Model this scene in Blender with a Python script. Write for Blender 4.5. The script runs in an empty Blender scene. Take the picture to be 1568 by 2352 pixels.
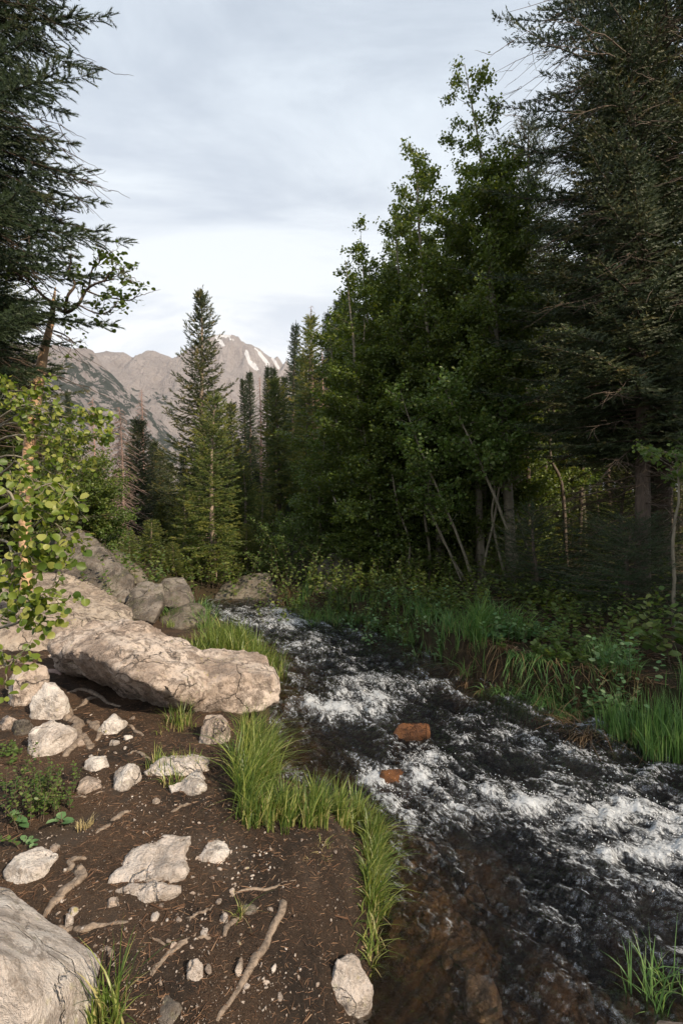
import bpy, bmesh, math, random
import numpy as np
from mathutils import Vector, Matrix

# ------------------------------------------------------------------ camera, sky, sun, exposure
S = bpy.context.scene
COL = S.collection
CAMZ, FPX, CX, CY = 1.6, 1176.0, 784.0, 1176.0
cam_d = bpy.data.cameras.new('camera')
cam_d.sensor_fit = 'VERTICAL'; cam_d.sensor_height = 36.0; cam_d.lens = 18.0
cam_d.clip_start = 0.05; cam_d.clip_end = 20000
cam = bpy.data.objects.new('camera', cam_d); COL.objects.link(cam)
cam.location = (0, 0, CAMZ); cam.rotation_euler = (math.radians(90), 0, 0)
S.camera = cam
HAZE = 0.00005

SUN = Vector((0.62, -0.57, 0.58)).normalized()          # direction towards the sun
w = bpy.data.worlds.new('World'); S.world = w; w.use_nodes = True
nt = w.node_tree; nt.nodes.clear()
def wn(t, **k):
    n = nt.nodes.new(t)
    for a, b in k.items(): setattr(n, a, b)
    return n
def wl(a, b): nt.links.new(a, b)
sky = wn('ShaderNodeTexSky', sky_type='NISHITA', sun_disc=False)
sky.sun_elevation = math.asin(SUN.z); sky.sun_rotation = math.atan2(SUN.x, SUN.y)
sky.altitude = 2800; sky.air_density = 1.0; sky.dust_density = 1.5; sky.ozone_density = 1.0
tc = wn('ShaderNodeTexCoord')
sep = wn('ShaderNodeSeparateXYZ'); wl(tc.outputs['Generated'], sep.inputs[0])
den = wn('ShaderNodeMath', operation='ADD'); den.inputs[1].default_value = 0.22
mx = wn('ShaderNodeMath', operation='MAXIMUM'); mx.inputs[1].default_value = 0.0
wl(sep.outputs['Z'], mx.inputs[0]); wl(mx.outputs[0], den.inputs[0])
dx = wn('ShaderNodeMath', operation='DIVIDE'); wl(sep.outputs['X'], dx.inputs[0]); wl(den.outputs[0], dx.inputs[1])
dy = wn('ShaderNodeMath', operation='DIVIDE'); wl(sep.outputs['Y'], dy.inputs[0]); wl(den.outputs[0], dy.inputs[1])
cmb = wn('ShaderNodeCombineXYZ'); wl(dx.outputs[0], cmb.inputs[0]); wl(dy.outputs[0], cmb.inputs[1])
mp = wn('ShaderNodeMapping'); mp.inputs['Rotation'].default_value = (0, 0, math.radians(-28)); mp.inputs['Scale'].default_value = (1.1, 2.3, 1)
wl(cmb.outputs[0], mp.inputs[0])
n1 = wn('ShaderNodeTexNoise'); n1.inputs['Scale'].default_value = 1.1; n1.inputs['Detail'].default_value = 9; n1.inputs['Roughness'].default_value = 0.6; n1.inputs['Distortion'].default_value = 0.9
wl(mp.outputs[0], n1.inputs['Vector'])
r1 = wn('ShaderNodeMapRange', interpolation_type='SMOOTHSTEP')
for k, v in ((1, 0.32), (2, 0.70), (3, 0.60), (4, 0.98)): r1.inputs[k].default_value = v
wl(n1.outputs['Fac'], r1.inputs[0])
# the cloud veil grows thicker towards the horizon all round
hz = wn('ShaderNodeMapRange', interpolation_type='SMOOTHSTEP')
for k, v in ((1, 0.02), (2, 0.62), (3, 0.62), (4, 0.0)): hz.inputs[k].default_value = v
wl(sep.outputs['Z'], hz.inputs[0])
one = wn('ShaderNodeMath', operation='MAXIMUM'); wl(r1.outputs[0], one.inputs[0]); wl(hz.outputs[0], one.inputs[1])
add = wn('ShaderNodeMath', operation='ADD', use_clamp=True); wl(r1.outputs[0], add.inputs[0])
hz2 = wn('ShaderNodeMath', operation='MULTIPLY'); hz2.inputs[1].default_value = 0.55; wl(hz.outputs[0], hz2.inputs[0]); wl(hz2.outputs[0], add.inputs[1])
ccol = wn('ShaderNodeMix', data_type='RGBA')       # cloud light: greyer high up, whiter low
ccol.inputs[6].default_value = (5.9, 6.5, 7.1, 1); ccol.inputs[7].default_value = (7.3, 7.3, 7.3, 1)
hz3 = wn('ShaderNodeMapRange', interpolation_type='SMOOTHSTEP')
for k, v in ((1, 0.10), (2, 0.72), (3, 1.0), (4, 0.0)): hz3.inputs[k].default_value = v
wl(sep.outputs['Z'], hz3.inputs[0]); wl(hz3.outputs[0], ccol.inputs[0])
mixs = wn('ShaderNodeMix', data_type='RGBA'); wl(add.outputs[0], mixs.inputs[0]); wl(sky.outputs[0], mixs.inputs[6]); wl(ccol.outputs[2], mixs.inputs[7])
bg = wn('ShaderNodeBackground'); bg.inputs[1].default_value = 0.1
out = wn('ShaderNodeOutputWorld'); wl(mixs.outputs[2], bg.inputs[0]); wl(bg.outputs[0], out.inputs[0])

sd = bpy.data.lights.new('sun', 'SUN'); sd.energy = 4.7; sd.angle = math.radians(0.6); sd.color = (1.0, 0.83, 0.63)
so = bpy.data.objects.new('sun', sd); COL.objects.link(so); so.location = (20, -10, 30)
so.rotation_euler = (-SUN).to_track_quat('-Z', 'Y').to_euler()
S.view_settings.view_transform = 'Standard'; S.view_settings.look = 'None'
S.view_settings.exposure = 0.58; S.view_settings.gamma = 1.0; S.view_settings.use_curve_mapping = False
S.render.engine = 'CYCLES'
cy = S.cycles
cy.max_bounces = 6; cy.diffuse_bounces = 3; cy.glossy_bounces = 3; cy.transmission_bounces = 4; cy.transparent_max_bounces = 8
cy.use_denoising = True; cy.caustics_reflective = False; cy.caustics_refractive = False
cy.sample_clamp_indirect = 4.0

# ------------------------------------------------------------------ helpers
rng = np.random.default_rng(7)
def P(px, py, Y): return np.array([(px - CX) / FPX * Y, Y, CAMZ - (py - CY) / FPX * Y])
def GP(px, py, z=0.0):
    Y = (CAMZ - z) * FPX / (py - CY)
    return np.array([(px - CX) / FPX * Y, Y, z])
def sst(a, b, x):
    t = np.clip((np.asarray(x, float) - a) / (b - a), 0, 1); return t * t * (3 - 2 * t)
def _hash(ix, iy, iz, seed):
    h = (ix.astype(np.int64) * 374761393 + iy.astype(np.int64) * 668265263 + iz.astype(np.int64) * 2147483647 + seed * 974634777) & 0xffffffff
    h = ((h ^ (h >> 13)) * 1274126177) & 0xffffffff
    h = ((h ^ (h >> 16)) * 2246822519) & 0xffffffff
    return ((h ^ (h >> 15)) & 0xffff) / 32767.5 - 1.0
def vn(Pt, seed=0):
    f = np.floor(Pt); t = Pt - f; t = t * t * t * (t * (t * 6 - 15) + 10); f = f.astype(np.int64)
    x, y, z = f[:, 0], f[:, 1], f[:, 2]; u, v, q = t[:, 0], t[:, 1], t[:, 2]
    def L(a, b, k): return a + (b - a) * k
    c = lambda i, j, k: _hash(x + i, y + j, z + k, seed)
    return L(L(L(c(0,0,0), c(1,0,0), u), L(c(0,1,0), c(1,1,0), u), v), L(L(c(0,0,1), c(1,0,1), u), L(c(0,1,1), c(1,1,1), u), v), q)
def fbm(Pt, octv=4, seed=0, gain=0.5, ridge=False):
    Pt = np.asarray(Pt, float); s = np.zeros(len(Pt)); a = 1.0; tot = 0
    for o in range(octv):
        n = vn(Pt, seed + o * 17)
        if ridge: n = 1 - 2 * np.abs(n)
        s += a * n; tot += a; a *= gain; Pt = Pt * 2.03 + 11.3
    return s / tot
def xyz(x, y, z=0): 
    return np.stack([np.ravel(x), np.ravel(y), np.full(np.size(x), float(z)) if np.isscalar(z) else np.ravel(z)], 1)

def mesh_np(name, V, F, mat, smooth=True, attrs=None, uv=None):
    V = np.ascontiguousarray(V, dtype=np.float32); F = np.ascontiguousarray(F, dtype=np.int32)
    me = bpy.data.meshes.new(name)
    me.vertices.add(len(V)); me.vertices.foreach_set('co', V.ravel())
    n, k = F.shape
    me.loops.add(n * k); me.loops.foreach_set('vertex_index', F.ravel())
    me.polygons.add(n); me.polygons.foreach_set('loop_start', np.arange(0, n * k, k, dtype=np.int32))
    me.polygons.foreach_set('use_smooth', np.full(n, smooth, dtype=bool))
    me.update(calc_edges=True)
    for a, d in (attrs or {}).items():
        at = me.attributes.new(a, 'FLOAT', 'POINT'); at.data.foreach_set('value', np.ascontiguousarray(d, dtype=np.float32))
    if uv is not None:
        at = me.attributes.new('flow', 'FLOAT_VECTOR', 'POINT'); at.data.foreach_set('vector', np.ascontiguousarray(uv, dtype=np.float32).ravel())
    if mat is not None: me.materials.append(mat)
    return me
def obj(name, me, parent=None, loc=None):
    o = bpy.data.objects.new(name, me); COL.objects.link(o)
    if parent is not None: o.parent = parent
    if loc is not None: o.location = loc
    return o
def tag(o, label=None, cat=None, group=None, kind=None):
    if label: o['label'] = label
    if cat: o['category'] = cat
    if group: o['group'] = group
    if kind: o['kind'] = kind
    return o
def empty(name, loc, label, cat, group=None, rz=0, sc=1.0):
    o = bpy.data.objects.new(name, None); COL.objects.link(o); o.location = loc; o.rotation_euler = (0, 0, rz)
    o.scale = (sc, sc, sc) if np.isscalar(sc) else sc
    o.empty_display_size = 0.1
    return tag(o, label, cat, group)
def dup(root, loc, label, rz=0, sc=1.0, group=None, tilt=(0, 0)):
    r = root.copy(); COL.objects.link(r); r.location = loc; r.rotation_euler = (tilt[0], tilt[1], rz)
    r.scale = (sc, sc, sc) if np.isscalar(sc) else sc
    r['label'] = label
    if group: r['group'] = group
    elif 'group' in r: del r['group']
    for ch in list(root.children):
        c = ch.copy(); COL.objects.link(c); c.parent = r
        for g in list(ch.children):
            d = g.copy(); COL.objects.link(d); d.parent = c
    return r

def merge(parts):
    Vs, Fs, As = [], [], []; k = 0
    for p in parts:
        V, F = p[0], p[1]; Vs.append(V); Fs.append(F + k); k += len(V)
        As.append(p[2] if len(p) > 2 else np.zeros(len(V)))
    return np.concatenate(Vs), np.concatenate(Fs), np.concatenate(As)

def tubes(paths, radii, k=6, cap=False):
    """paths (n,m,3), radii (n,m) -> quad mesh"""
    paths = np.asarray(paths, float); radii = np.asarray(radii, float); n, m, _ = paths.shape
    T = np.gradient(paths, axis=1); T /= np.linalg.norm(T, axis=2, keepdims=True) + 1e-9
    ref = np.where(np.abs(T[:, :1, 2:3]) > 0.9, np.array([[[1., 0, 0]]]), np.array([[[0, 0, 1.]]]))
    ref = np.repeat(ref, m, axis=1)
    A = np.cross(T, ref); A /= np.linalg.norm(A, axis=2, keepdims=True) + 1e-9
    B = np.cross(T, A)
    ang = np.arange(k) * 2 * np.pi / k
    V = paths[:, :, None, :] + radii[:, :, None, None] * (np.cos(ang)[None, None, :, None] * A[:, :, None, :] + np.sin(ang)[None, None, :, None] * B[:, :, None, :])
    V = V.reshape(-1, 3)
    i = np.arange(n)[:, None, None] * m * k; j = np.arange(m - 1)[None, :, None] * k; a = np.arange(k)[None, None, :]; a2 = (a + 1) % k
    b0 = i + j
    F = np.stack([b0 + a, b0 + a2, b0 + k + a2, b0 + k + a], -1).reshape(-1, 4)
    return V, F
def cat_rom(pts, n):
    p = np.asarray(pts, float); p = np.vstack([2 * p[0] - p[1], p, 2 * p[-1] - p[-2]])
    m = len(p) - 3; t = np.linspace(0, m - 1e-6, n); i = t.astype(int); u = (t - i)[:, None]
    a, b, c, d = p[i], p[i + 1], p[i + 2], p[i + 3]
    return 0.5 * ((2 * b) + (c - a) * u + (2 * a - 5 * b + 4 * c - d) * u ** 2 + (3 * b - a - 3 * c + d) * u ** 3)

def scatter(tv, tf, pos, d, s, roll, tint, up=None):
    """copies of a template: local x runs along d"""
    d = d / (np.linalg.norm(d, axis=1, keepdims=True) + 1e-9)
    ref = np.tile([0.0, 0.0, 1.0], (len(d), 1)) if up is None else up
    b = np.cross(ref, d); ln = np.linalg.norm(b, axis=1, keepdims=True); b = np.where(ln > 1e-3, b / (ln + 1e-9), np.array([[1., 0, 0]]))
    c = np.cross(d, b)
    cr, sr = np.cos(roll)[:, None], np.sin(roll)[:, None]
    b2 = b * cr + c * sr; c2 = -b * sr + c * cr
    V = pos[:, None, :] + s[:, None, None] * (tv[None, :, 0:1] * d[:, None, :] + tv[None, :, 1:2] * b2[:, None, :] + tv[None, :, 2:3] * c2[:, None, :])
    n, k = len(pos), len(tv)
    F = (np.arange(n) * k)[:, None, None] + tf[None]
    return V.reshape(-1, 3), F.reshape(-1, tf.shape[1]), np.repeat(tint, k)

# ------------------------------------------------------------------ materials
def new_mat(name):
    m = bpy.data.materials.new(name); m.use_nodes = True; t = m.node_tree
    b = t.nodes['Principled BSDF']; return m, t, b
def nd(t, typ, **k):
    n = t.nodes.new(typ)
    for a, b in k.items():
        if a.startswith('i_'): n.inputs[a[2:].replace('_', ' ')].default_value = b
        else: setattr(n, a, b)
    return n
def ramp(t, fac, stops, interp='LINEAR'):
    r = t.nodes.new('ShaderNodeValToRGB'); r.color_ramp.interpolation = interp
    e = r.color_ramp.elements
    while len(e) < len(stops): e.new(0.5)
    for q, (p, c) in zip(e, stops): q.position = p; q.color = c if len(c) == 4 else (*c, 1)
    t.links.new(fac, r.inputs[0]); return r
def mixc(t, f, a, b, mode='MIX'):
    m = t.nodes.new('ShaderNodeMix'); m.data_type = 'RGBA'; m.blend_type = mode
    for i, x in ((0, f), (6, a), (7, b)):
        if hasattr(x, 'is_linked') or isinstance(x, bpy.types.NodeSocket): t.links.new(x, m.inputs[i])
        elif i == 0: m.inputs[0].default_value = x
        else: m.inputs[i].default_value = (*x, 1) if len(x) == 3 else x
    return m.outputs[2]
def noise(t, scale, detail=6, rough=0.6, vec=None, dist=0.0):
    n = nd(t, 'ShaderNodeTexNoise'); n.inputs['Scale'].default_value = scale; n.inputs['Detail'].default_value = detail
    n.inputs['Roughness'].default_value = rough; n.inputs['Distortion'].default_value = dist
    if vec is not None: t.links.new(vec, n.inputs['Vector'])
    return n.outputs['Fac']
def rng_(t, x, a, b, c=0.0, d=1.0, smooth=True):
    r = nd(t, 'ShaderNodeMapRange'); r.interpolation_type = 'SMOOTHSTEP' if smooth else 'LINEAR'
    for i, v in enumerate((a, b, c, d)): r.inputs[i + 1].default_value = v
    t.links.new(x, r.inputs[0]); return r.outputs[0]
def mth(t, op, a, b=None, clamp=False):
    m = nd(t, 'ShaderNodeMath'); m.operation = op; m.use_clamp = clamp
    for i, x in ((0, a), (1, b)):
        if x is None: continue
        if isinstance(x, (int, float)): m.inputs[i].default_value = x
        else: t.links.new(x, m.inputs[i])
    return m.outputs[0]
def bump(t, b, h, strength=0.5, dist=0.02):
    n = nd(t, 'ShaderNodeBump'); n.inputs['Strength'].default_value = strength; n.inputs['Distance'].default_value = dist
    t.links.new(h, n.inputs['Height']); t.links.new(n.outputs[0], b.inputs['Normal']); return n
def wpos(t):
    return nd(t, 'ShaderNodeNewGeometry').outputs['Position']
def attr(t, name, out='Fac'):
    a = nd(t, 'ShaderNodeAttribute'); a.attribute_name = name; return a.outputs[out]

def mat_rock(name, base, dark, light, lich=0.5, stain=(0.10, 0.075, 0.055), moss=0.0, rough=0.85, scale=1.0):
    m, t, b = new_mat(name); pos = wpos(t); L = t.links.new
    n1 = noise(t, 2.3 * scale, 8, 0.62, pos, 0.3); n2 = noise(t, 13 * scale, 8, 0.7, pos); n3 = noise(t, 90 * scale, 4, 0.7, pos)
    c = ramp(t, n1, [(0.38, dark), (0.47, base), (0.57, light)]).outputs[0]
    c = mixc(t, rng_(t, n2, 0.51, 0.58, 0, 0.75), c, stain)
    c = mixc(t, rng_(t, noise(t, 5.5 * scale, 7, 0.75, pos, 0.8), 0.53, 0.57, 0, 0.8), c, (dark[0] * .6, dark[1] * .6, dark[2] * .6))
    c = mixc(t, rng_(t, n3, 0.35, 0.75, 0.0, 0.55), c, light)
    sp = rng_(t, n3, 0.56, 0.72, 0, 0.5); c = mixc(t, sp, c, (dark[0] * 0.5, dark[1] * 0.5, dark[2] * 0.5))
    v = nd(t, 'ShaderNodeTexVoronoi'); v.inputs['Scale'].default_value = 26 * scale; L(pos, v.inputs['Vector'])
    vr = rng_(t, v.outputs['Distance'], 0.12, 0.36, 1, 0)
    lm = mth(t, 'MULTIPLY', vr, rng_(t, noise(t, 4.1 * scale, 5, 0.6, pos), 0.5, 0.62, 0, lich))
    lc = mixc(t, rng_(t, noise(t, 7, 3, 0.5, pos), 0.4, 0.6), (0.42, 0.40, 0.30), (0.40, 0.36, 0.12))
    c = mixc(t, lm, c, lc)
    if moss > 0:
        g = nd(t, 'ShaderNodeNewGeometry'); sz = nd(t, 'ShaderNodeSeparateXYZ'); L(g.outputs['Normal'], sz.inputs[0])
        mm = mth(t, 'MULTIPLY', rng_(t, sz.outputs[2], 0.1, 0.8), rng_(t, noise(t, 5, 6, 0.65, pos), 0.5, 0.62, 0, moss))
        c = mixc(t, mm, c, (0.06, 0.075, 0.02))
    wv = nd(t, 'ShaderNodeMix'); wv.data_type = 'RGBA'; wv.blend_type = 'LINEAR_LIGHT'; wv.inputs[0].default_value = 0.16
    nz = nd(t, 'ShaderNodeTexNoise'); nz.inputs['Scale'].default_value = 4.0 * scale; nz.inputs['Detail'].default_value = 6; L(pos, nz.inputs['Vector']); L(pos, wv.inputs[6]); L(nz.outputs['Color'], wv.inputs[7])
    cv = nd(t, 'ShaderNodeTexVoronoi'); cv.feature = 'DISTANCE_TO_EDGE'; cv.inputs['Scale'].default_value = 2.4 * scale; L(wv.outputs[2], cv.inputs['Vector'])
    crk = mth(t, 'MULTIPLY', rng_(t, cv.outputs['Distance'], 0.0, 0.018, 1, 0), rng_(t, noise(t, 1.9 * scale, 3, 0.5, pos), 0.44, 0.56))
    c = mixc(t, mth(t, 'MULTIPLY', crk, 0.55 if base[0] < .5 else 0.12), c, (0.05, 0.04, 0.03))
    L(c, b.inputs['Base Color']); b.inputs['Roughness'].default_value = rough
    b.inputs['Specular IOR Level'].default_value = 0.3
    h = mth(t, 'SUBTRACT', mth(t, 'ADD', mth(t, 'MULTIPLY', n2, 1.0), mth(t, 'MULTIPLY', n3, 0.35)), mth(t, 'MULTIPLY', crk, 0.8))
    bump(t, b, h, 1.0, 0.045 / scale); return m
M = {}
M['rock'] = mat_rock('granite_warm', (0.45, 0.355, 0.29), (0.21, 0.155, 0.12), (0.62, 0.53, 0.46), stain=(0.12, 0.09, 0.07))
M['rock_slab'] = mat_rock('granite_slab', (0.36, 0.29, 0.235), (0.19, 0.15, 0.12), (0.47, 0.40, 0.33), lich=0.95, stain=(0.13, 0.10, 0.08))
M['rock_white'] = mat_rock('granite_pale', (0.60, 0.525, 0.47), (0.42, 0.35, 0.30), (0.72, 0.67, 0.62), lich=0.7, stain=(0.30, 0.25, 0.21))
M['rock_grey'] = mat_rock('granite_grey', (0.135, 0.115, 0.098), (0.055, 0.047, 0.040), (0.25, 0.22, 0.19), lich=0.7, moss=0.3)
M['rock_dark'] = mat_rock('granite_mossy', (0.12, 0.105, 0.085), (0.05, 0.045, 0.035), (0.20, 0.175, 0.14), lich=0.5, moss=0.8)
M['rock_wet'] = mat_rock('granite_wet_orange', (0.085, 0.038, 0.018), (0.022, 0.014, 0.010), (0.16, 0.07, 0.028), lich=0.0, stain=(0.05, 0.025, 0.015), rough=0.25)
M['rock_bed'] = mat_rock('granite_submerged', (0.22, 0.145, 0.085), (0.07, 0.052, 0.04), (0.36, 0.26, 0.17), lich=0.0, stain=(0.08, 0.055, 0.035), rough=0.35)

def mat_leaf(name, stops, trans=0.45, rough=0.5, tcol=None, spec=0.4):
    m, t, b = new_mat(name); L = t.links.new
    a = attr(t, 'tint'); oi = nd(t, 'ShaderNodeObjectInfo')
    f = mth(t, 'ADD', mth(t, 'MULTIPLY', a, 0.9), mth(t, 'MULTIPLY', oi.outputs['Random'], 0.1), True)
    c = ramp(t, f, stops).outputs[0]
    L(c, b.inputs['Base Color']); b.inputs['Roughness'].default_value = rough; b.inputs['Specular IOR Level'].default_value = spec
    tr = nd(t, 'ShaderNodeBsdfTranslucent')
    hsv = nd(t, 'ShaderNodeHueSaturation'); hsv.inputs['Hue'].default_value = 0.485; hsv.inputs['Saturation'].default_value = 1.15; hsv.inputs['Value'].default_value = 1.5
    L(c, hsv.inputs['Color']); L(hsv.outputs[0], tr.inputs[0])
    mi = nd(t, 'ShaderNodeMixShader'); mi.inputs[0].default_value = trans
    L(b.outputs[0], mi.inputs[1]); L(tr.outputs[0], mi.inputs[2]); L(mi.outputs[0], t.nodes['Material Output'].inputs[0]); return m
M['needle'] = mat_leaf('spruce_needles', [(0.0, (0.018, 0.034, 0.014)), (0.55, (0.045, 0.062, 0.020)), (0.85, (0.12, 0.122, 0.03)), (1.0, (0.22, 0.155, 0.045))], 0.15, 0.55)
M['needle_yel'] = mat_leaf('spruce_needles_olive', [(0.0, (0.032, 0.062, 0.016)), (0.5, (0.09, 0.12, 0.026)), (0.85, (0.21, 0.205, 0.04)), (1.0, (0.32, 0.21, 0.05))], 0.25, 0.55)
M['needle_sunlit'] = mat_leaf('spruce_needles_sunlit', [(0.0, (0.036, 0.07, 0.018)), (0.5, (0.095, 0.132, 0.03)), (0.85, (0.21, 0.215, 0.045)), (1.0, (0.30, 0.22, 0.055))], 0.25, 0.55)  # sunlit look of the young spruce put into the needle colour
M['needle_dark'] = mat_leaf('spruce_needles_dark', [(0.0, (0.014, 0.030, 0.014)), (0.7, (0.034, 0.055, 0.020)), (1.0, (0.075, 0.08, 0.025))], 0.12, 0.6)
M['needle_brown'] = mat_leaf('spruce_needles_brownish', [(0.0, (0.016, 0.032, 0.012)), (0.65, (0.042, 0.058, 0.018)), (0.9, (0.10, 0.088, 0.024)), (1.0, (0.20, 0.12, 0.03))], 0.15, 0.6)
M['needle_rust'] = mat_leaf('spruce_needles_rusty', [(0.0, (0.04, 0.045, 0.015)), (0.4, (0.11, 0.075, 0.025)), (1.0, (0.26, 0.12, 0.045))], 0.15, 0.6)
M['aspen'] = mat_leaf('aspen_leaves_shade', [(0.0, (0.045, 0.076, 0.017)), (0.6, (0.105, 0.15, 0.03)), (1.0, (0.20, 0.225, 0.048))], 0.35, 0.45)  # darker leaf copy, shade put into the colour
M['aspen_lit'] = mat_leaf('aspen_leaves_lit', [(0.0, (0.06, 0.11, 0.025)), (0.6, (0.11, 0.17, 0.04)), (1.0, (0.20, 0.23, 0.07))], 0.4, 0.42)  # lighter leaf copy, sunlight put into the colour
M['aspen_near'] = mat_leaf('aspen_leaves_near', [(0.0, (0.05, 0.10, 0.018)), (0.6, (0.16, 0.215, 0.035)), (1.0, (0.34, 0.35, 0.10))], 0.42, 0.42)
M['grass'] = mat_leaf('grass_blades', [(0.0, (0.05, 0.095, 0.022)), (0.45, (0.15, 0.215, 0.05)), (0.8, (0.34, 0.37, 0.11)), (1.0, (0.55, 0.45, 0.24))], 0.45, 0.38)
M['grass_shade'] = mat_leaf('grass_blades_shade', [(0.0, (0.06, 0.14, 0.04)), (0.6, (0.14, 0.25, 0.075)), (0.9, (0.25, 0.35, 0.12)), (1.0, (0.28, 0.22, 0.10))], 0.35, 0.45)  # cooler, less yellow grass copy, shade put into the colour
M['straw'] = mat_leaf('dry_grass', [(0.0, (0.09, 0.055, 0.028)), (0.5, (0.20, 0.125, 0.06)), (1.0, (0.36, 0.25, 0.13))], 0.2, 0.6)
M['herb'] = mat_leaf('herb_leaves', [(0.0, (0.07, 0.16, 0.06)), (0.6, (0.16, 0.28, 0.11)), (1.0, (0.28, 0.38, 0.18))], 0.3, 0.45)

def mat_bark(name, a, bcol, sx=18, sz=4, rough=0.85, marks=None):
    m, t, b = new_mat(name); L = t.links.new
    tcn = nd(t, 'ShaderNodeTexCoord'); mpn = nd(t, 'ShaderNodeMapping'); mpn.inputs['Scale'].default_value = (sx, sx, sz); L(tcn.outputs['Object'], mpn.inputs[0])
    n = noise(t, 1.0, 7, 0.65, mpn.outputs[0], 0.4); c = ramp(t, n, [(0.32, a), (0.62, bcol)]).outputs[0]
    if marks:
        mp2 = nd(t, 'ShaderNodeMapping'); mp2.inputs['Scale'].default_value = (5, 5, 26); L(tcn.outputs['Object'], mp2.inputs[0])
        c = mixc(t, rng_(t, noise(t, 1.0, 4, 0.5, mp2.outputs[0]), 0.60, 0.68, 0, 0.9), c, marks)
    L(c, b.inputs['Base Color']); b.inputs['Roughness'].default_value = rough; bump(t, b, n, 0.7, 0.012); return m
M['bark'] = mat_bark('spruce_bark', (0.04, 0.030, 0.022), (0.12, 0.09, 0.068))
M['bark_sunlit'] = mat_bark('sunlit_spruce_bark', (0.16, 0.12, 0.09), (0.34, 0.27, 0.21), 12, 6)  # spruce bark again, lightened to carry sunlight in its colour
M['bark_aspen'] = mat_bark('aspen_bark', (0.10, 0.088, 0.06), (0.22, 0.195, 0.14), 9, 5, 0.7, (0.05, 0.04, 0.035))
M['bark_tan'] = mat_bark('aspen_bark_tan', (0.40, 0.24, 0.13), (0.50, 0.34, 0.20), 7, 16, 0.65, (0.2, 0.12, 0.07))
M['bark_white'] = mat_bark('aspen_bark_white', (0.34, 0.32, 0.28), (0.6, 0.57, 0.5), 7, 9, 0.65, (0.05, 0.04, 0.035))
M['dead'] = mat_bark('dead_wood', (0.14, 0.095, 0.08), (0.30, 0.215, 0.185), 10, 3)
M['root'] = mat_bark('root_wood', (0.075, 0.056, 0.042), (0.27, 0.21, 0.16), 45, 45)
M['twig'] = mat_bark('thin_twigs', (0.045, 0.032, 0.022), (0.12, 0.085, 0.058), 30, 30)

# ------------------------------------------------------------------ stream outline and terrain
WPOLY = np.array([(-0.05, 1.45), (0.12, 1.8), (0.26, 2.25), (0.32, 2.7), (0.22, 3.15), (-0.05, 3.42), (-0.38, 3.62), (-0.5, 4.3), (-0.6, 5.0),
    (-0.72, 5.8), (-0.85, 6.6), (-1.3, 7.5), (-1.9, 8.3), (-2.9, 9.1), (-3.6, 10.3), (-2.2, 10.7), (-1.3, 10.75), (-1.0, 10.4), (-0.75, 9.4), (0.3, 8.8), (1.0, 7.7),
    (1.35, 6.4), (1.75, 5.65), (2.35, 5.0), (2.95, 4.45), (4.4, 3.6), (8.0, 2.4), (12, 1.5), (12, -5), (6, -2.0), (3.2, 0.2), (1.9, 1.0), (1.15, 1.35), (0.7, 1.25), (0.2, 1.2)])
def sdist(x, y):
    p = np.stack([np.ravel(x), np.ravel(y)], 1); a = WPOLY; b = np.roll(WPOLY, -1, 0)
    dmin = np.full(len(p), 1e9); ins = np.zeros(len(p), bool)
    for (ax, ay), (bx, by) in zip(a, b):
        ex, ey = bx - ax, by - ay; t = np.clip(((p[:, 0] - ax) * ex + (p[:, 1] - ay) * ey) / (ex * ex + ey * ey), 0, 1)
        dd = np.hypot(p[:, 0] - ax - t * ex, p[:, 1] - ay - t * ey); dmin = np.minimum(dmin, dd)
        if ay != by:
            c = ((ay > p[:, 1]) != (by > p[:, 1])) & (p[:, 0] < ex * (p[:, 1] - ay) / (by - ay) + ax); ins ^= c
    return np.where(ins, dmin, -dmin)
CL = cat_rom([(-2.2, 10.3), (-0.9, 8.6), (-0.05, 7.2), (0.45, 5.8), (0.95, 4.5), (1.9, 3.2), (3.6, 2.1), (7.5, 0.8), (12, -0.5)], 240)
CLs = np.concatenate([[0], np.cumsum(np.linalg.norm(np.diff(CL[:, :2], axis=0), axis=1))])
CLx = np.array([[-2.9, -3.6]])
def side_right(x, y):
    """1 on the right bank (beyond the stream), 0 on the left bank"""
    xm = np.interp(y, [-5, 0.8, 2.1, 3.2, 4.5, 5.8, 7.2, 8.6, 10.3, 12, 14], [30, 8, 3.6, 1.9, 0.95, 0.45, -0.05, -0.9, -2.2, -4.5, -9])
    return sst(-0.15, 0.15, x - xm)
def wz0(x, y): return -0.36 + 0.022 * (np.clip(y, 0, 11) - 4)
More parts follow.
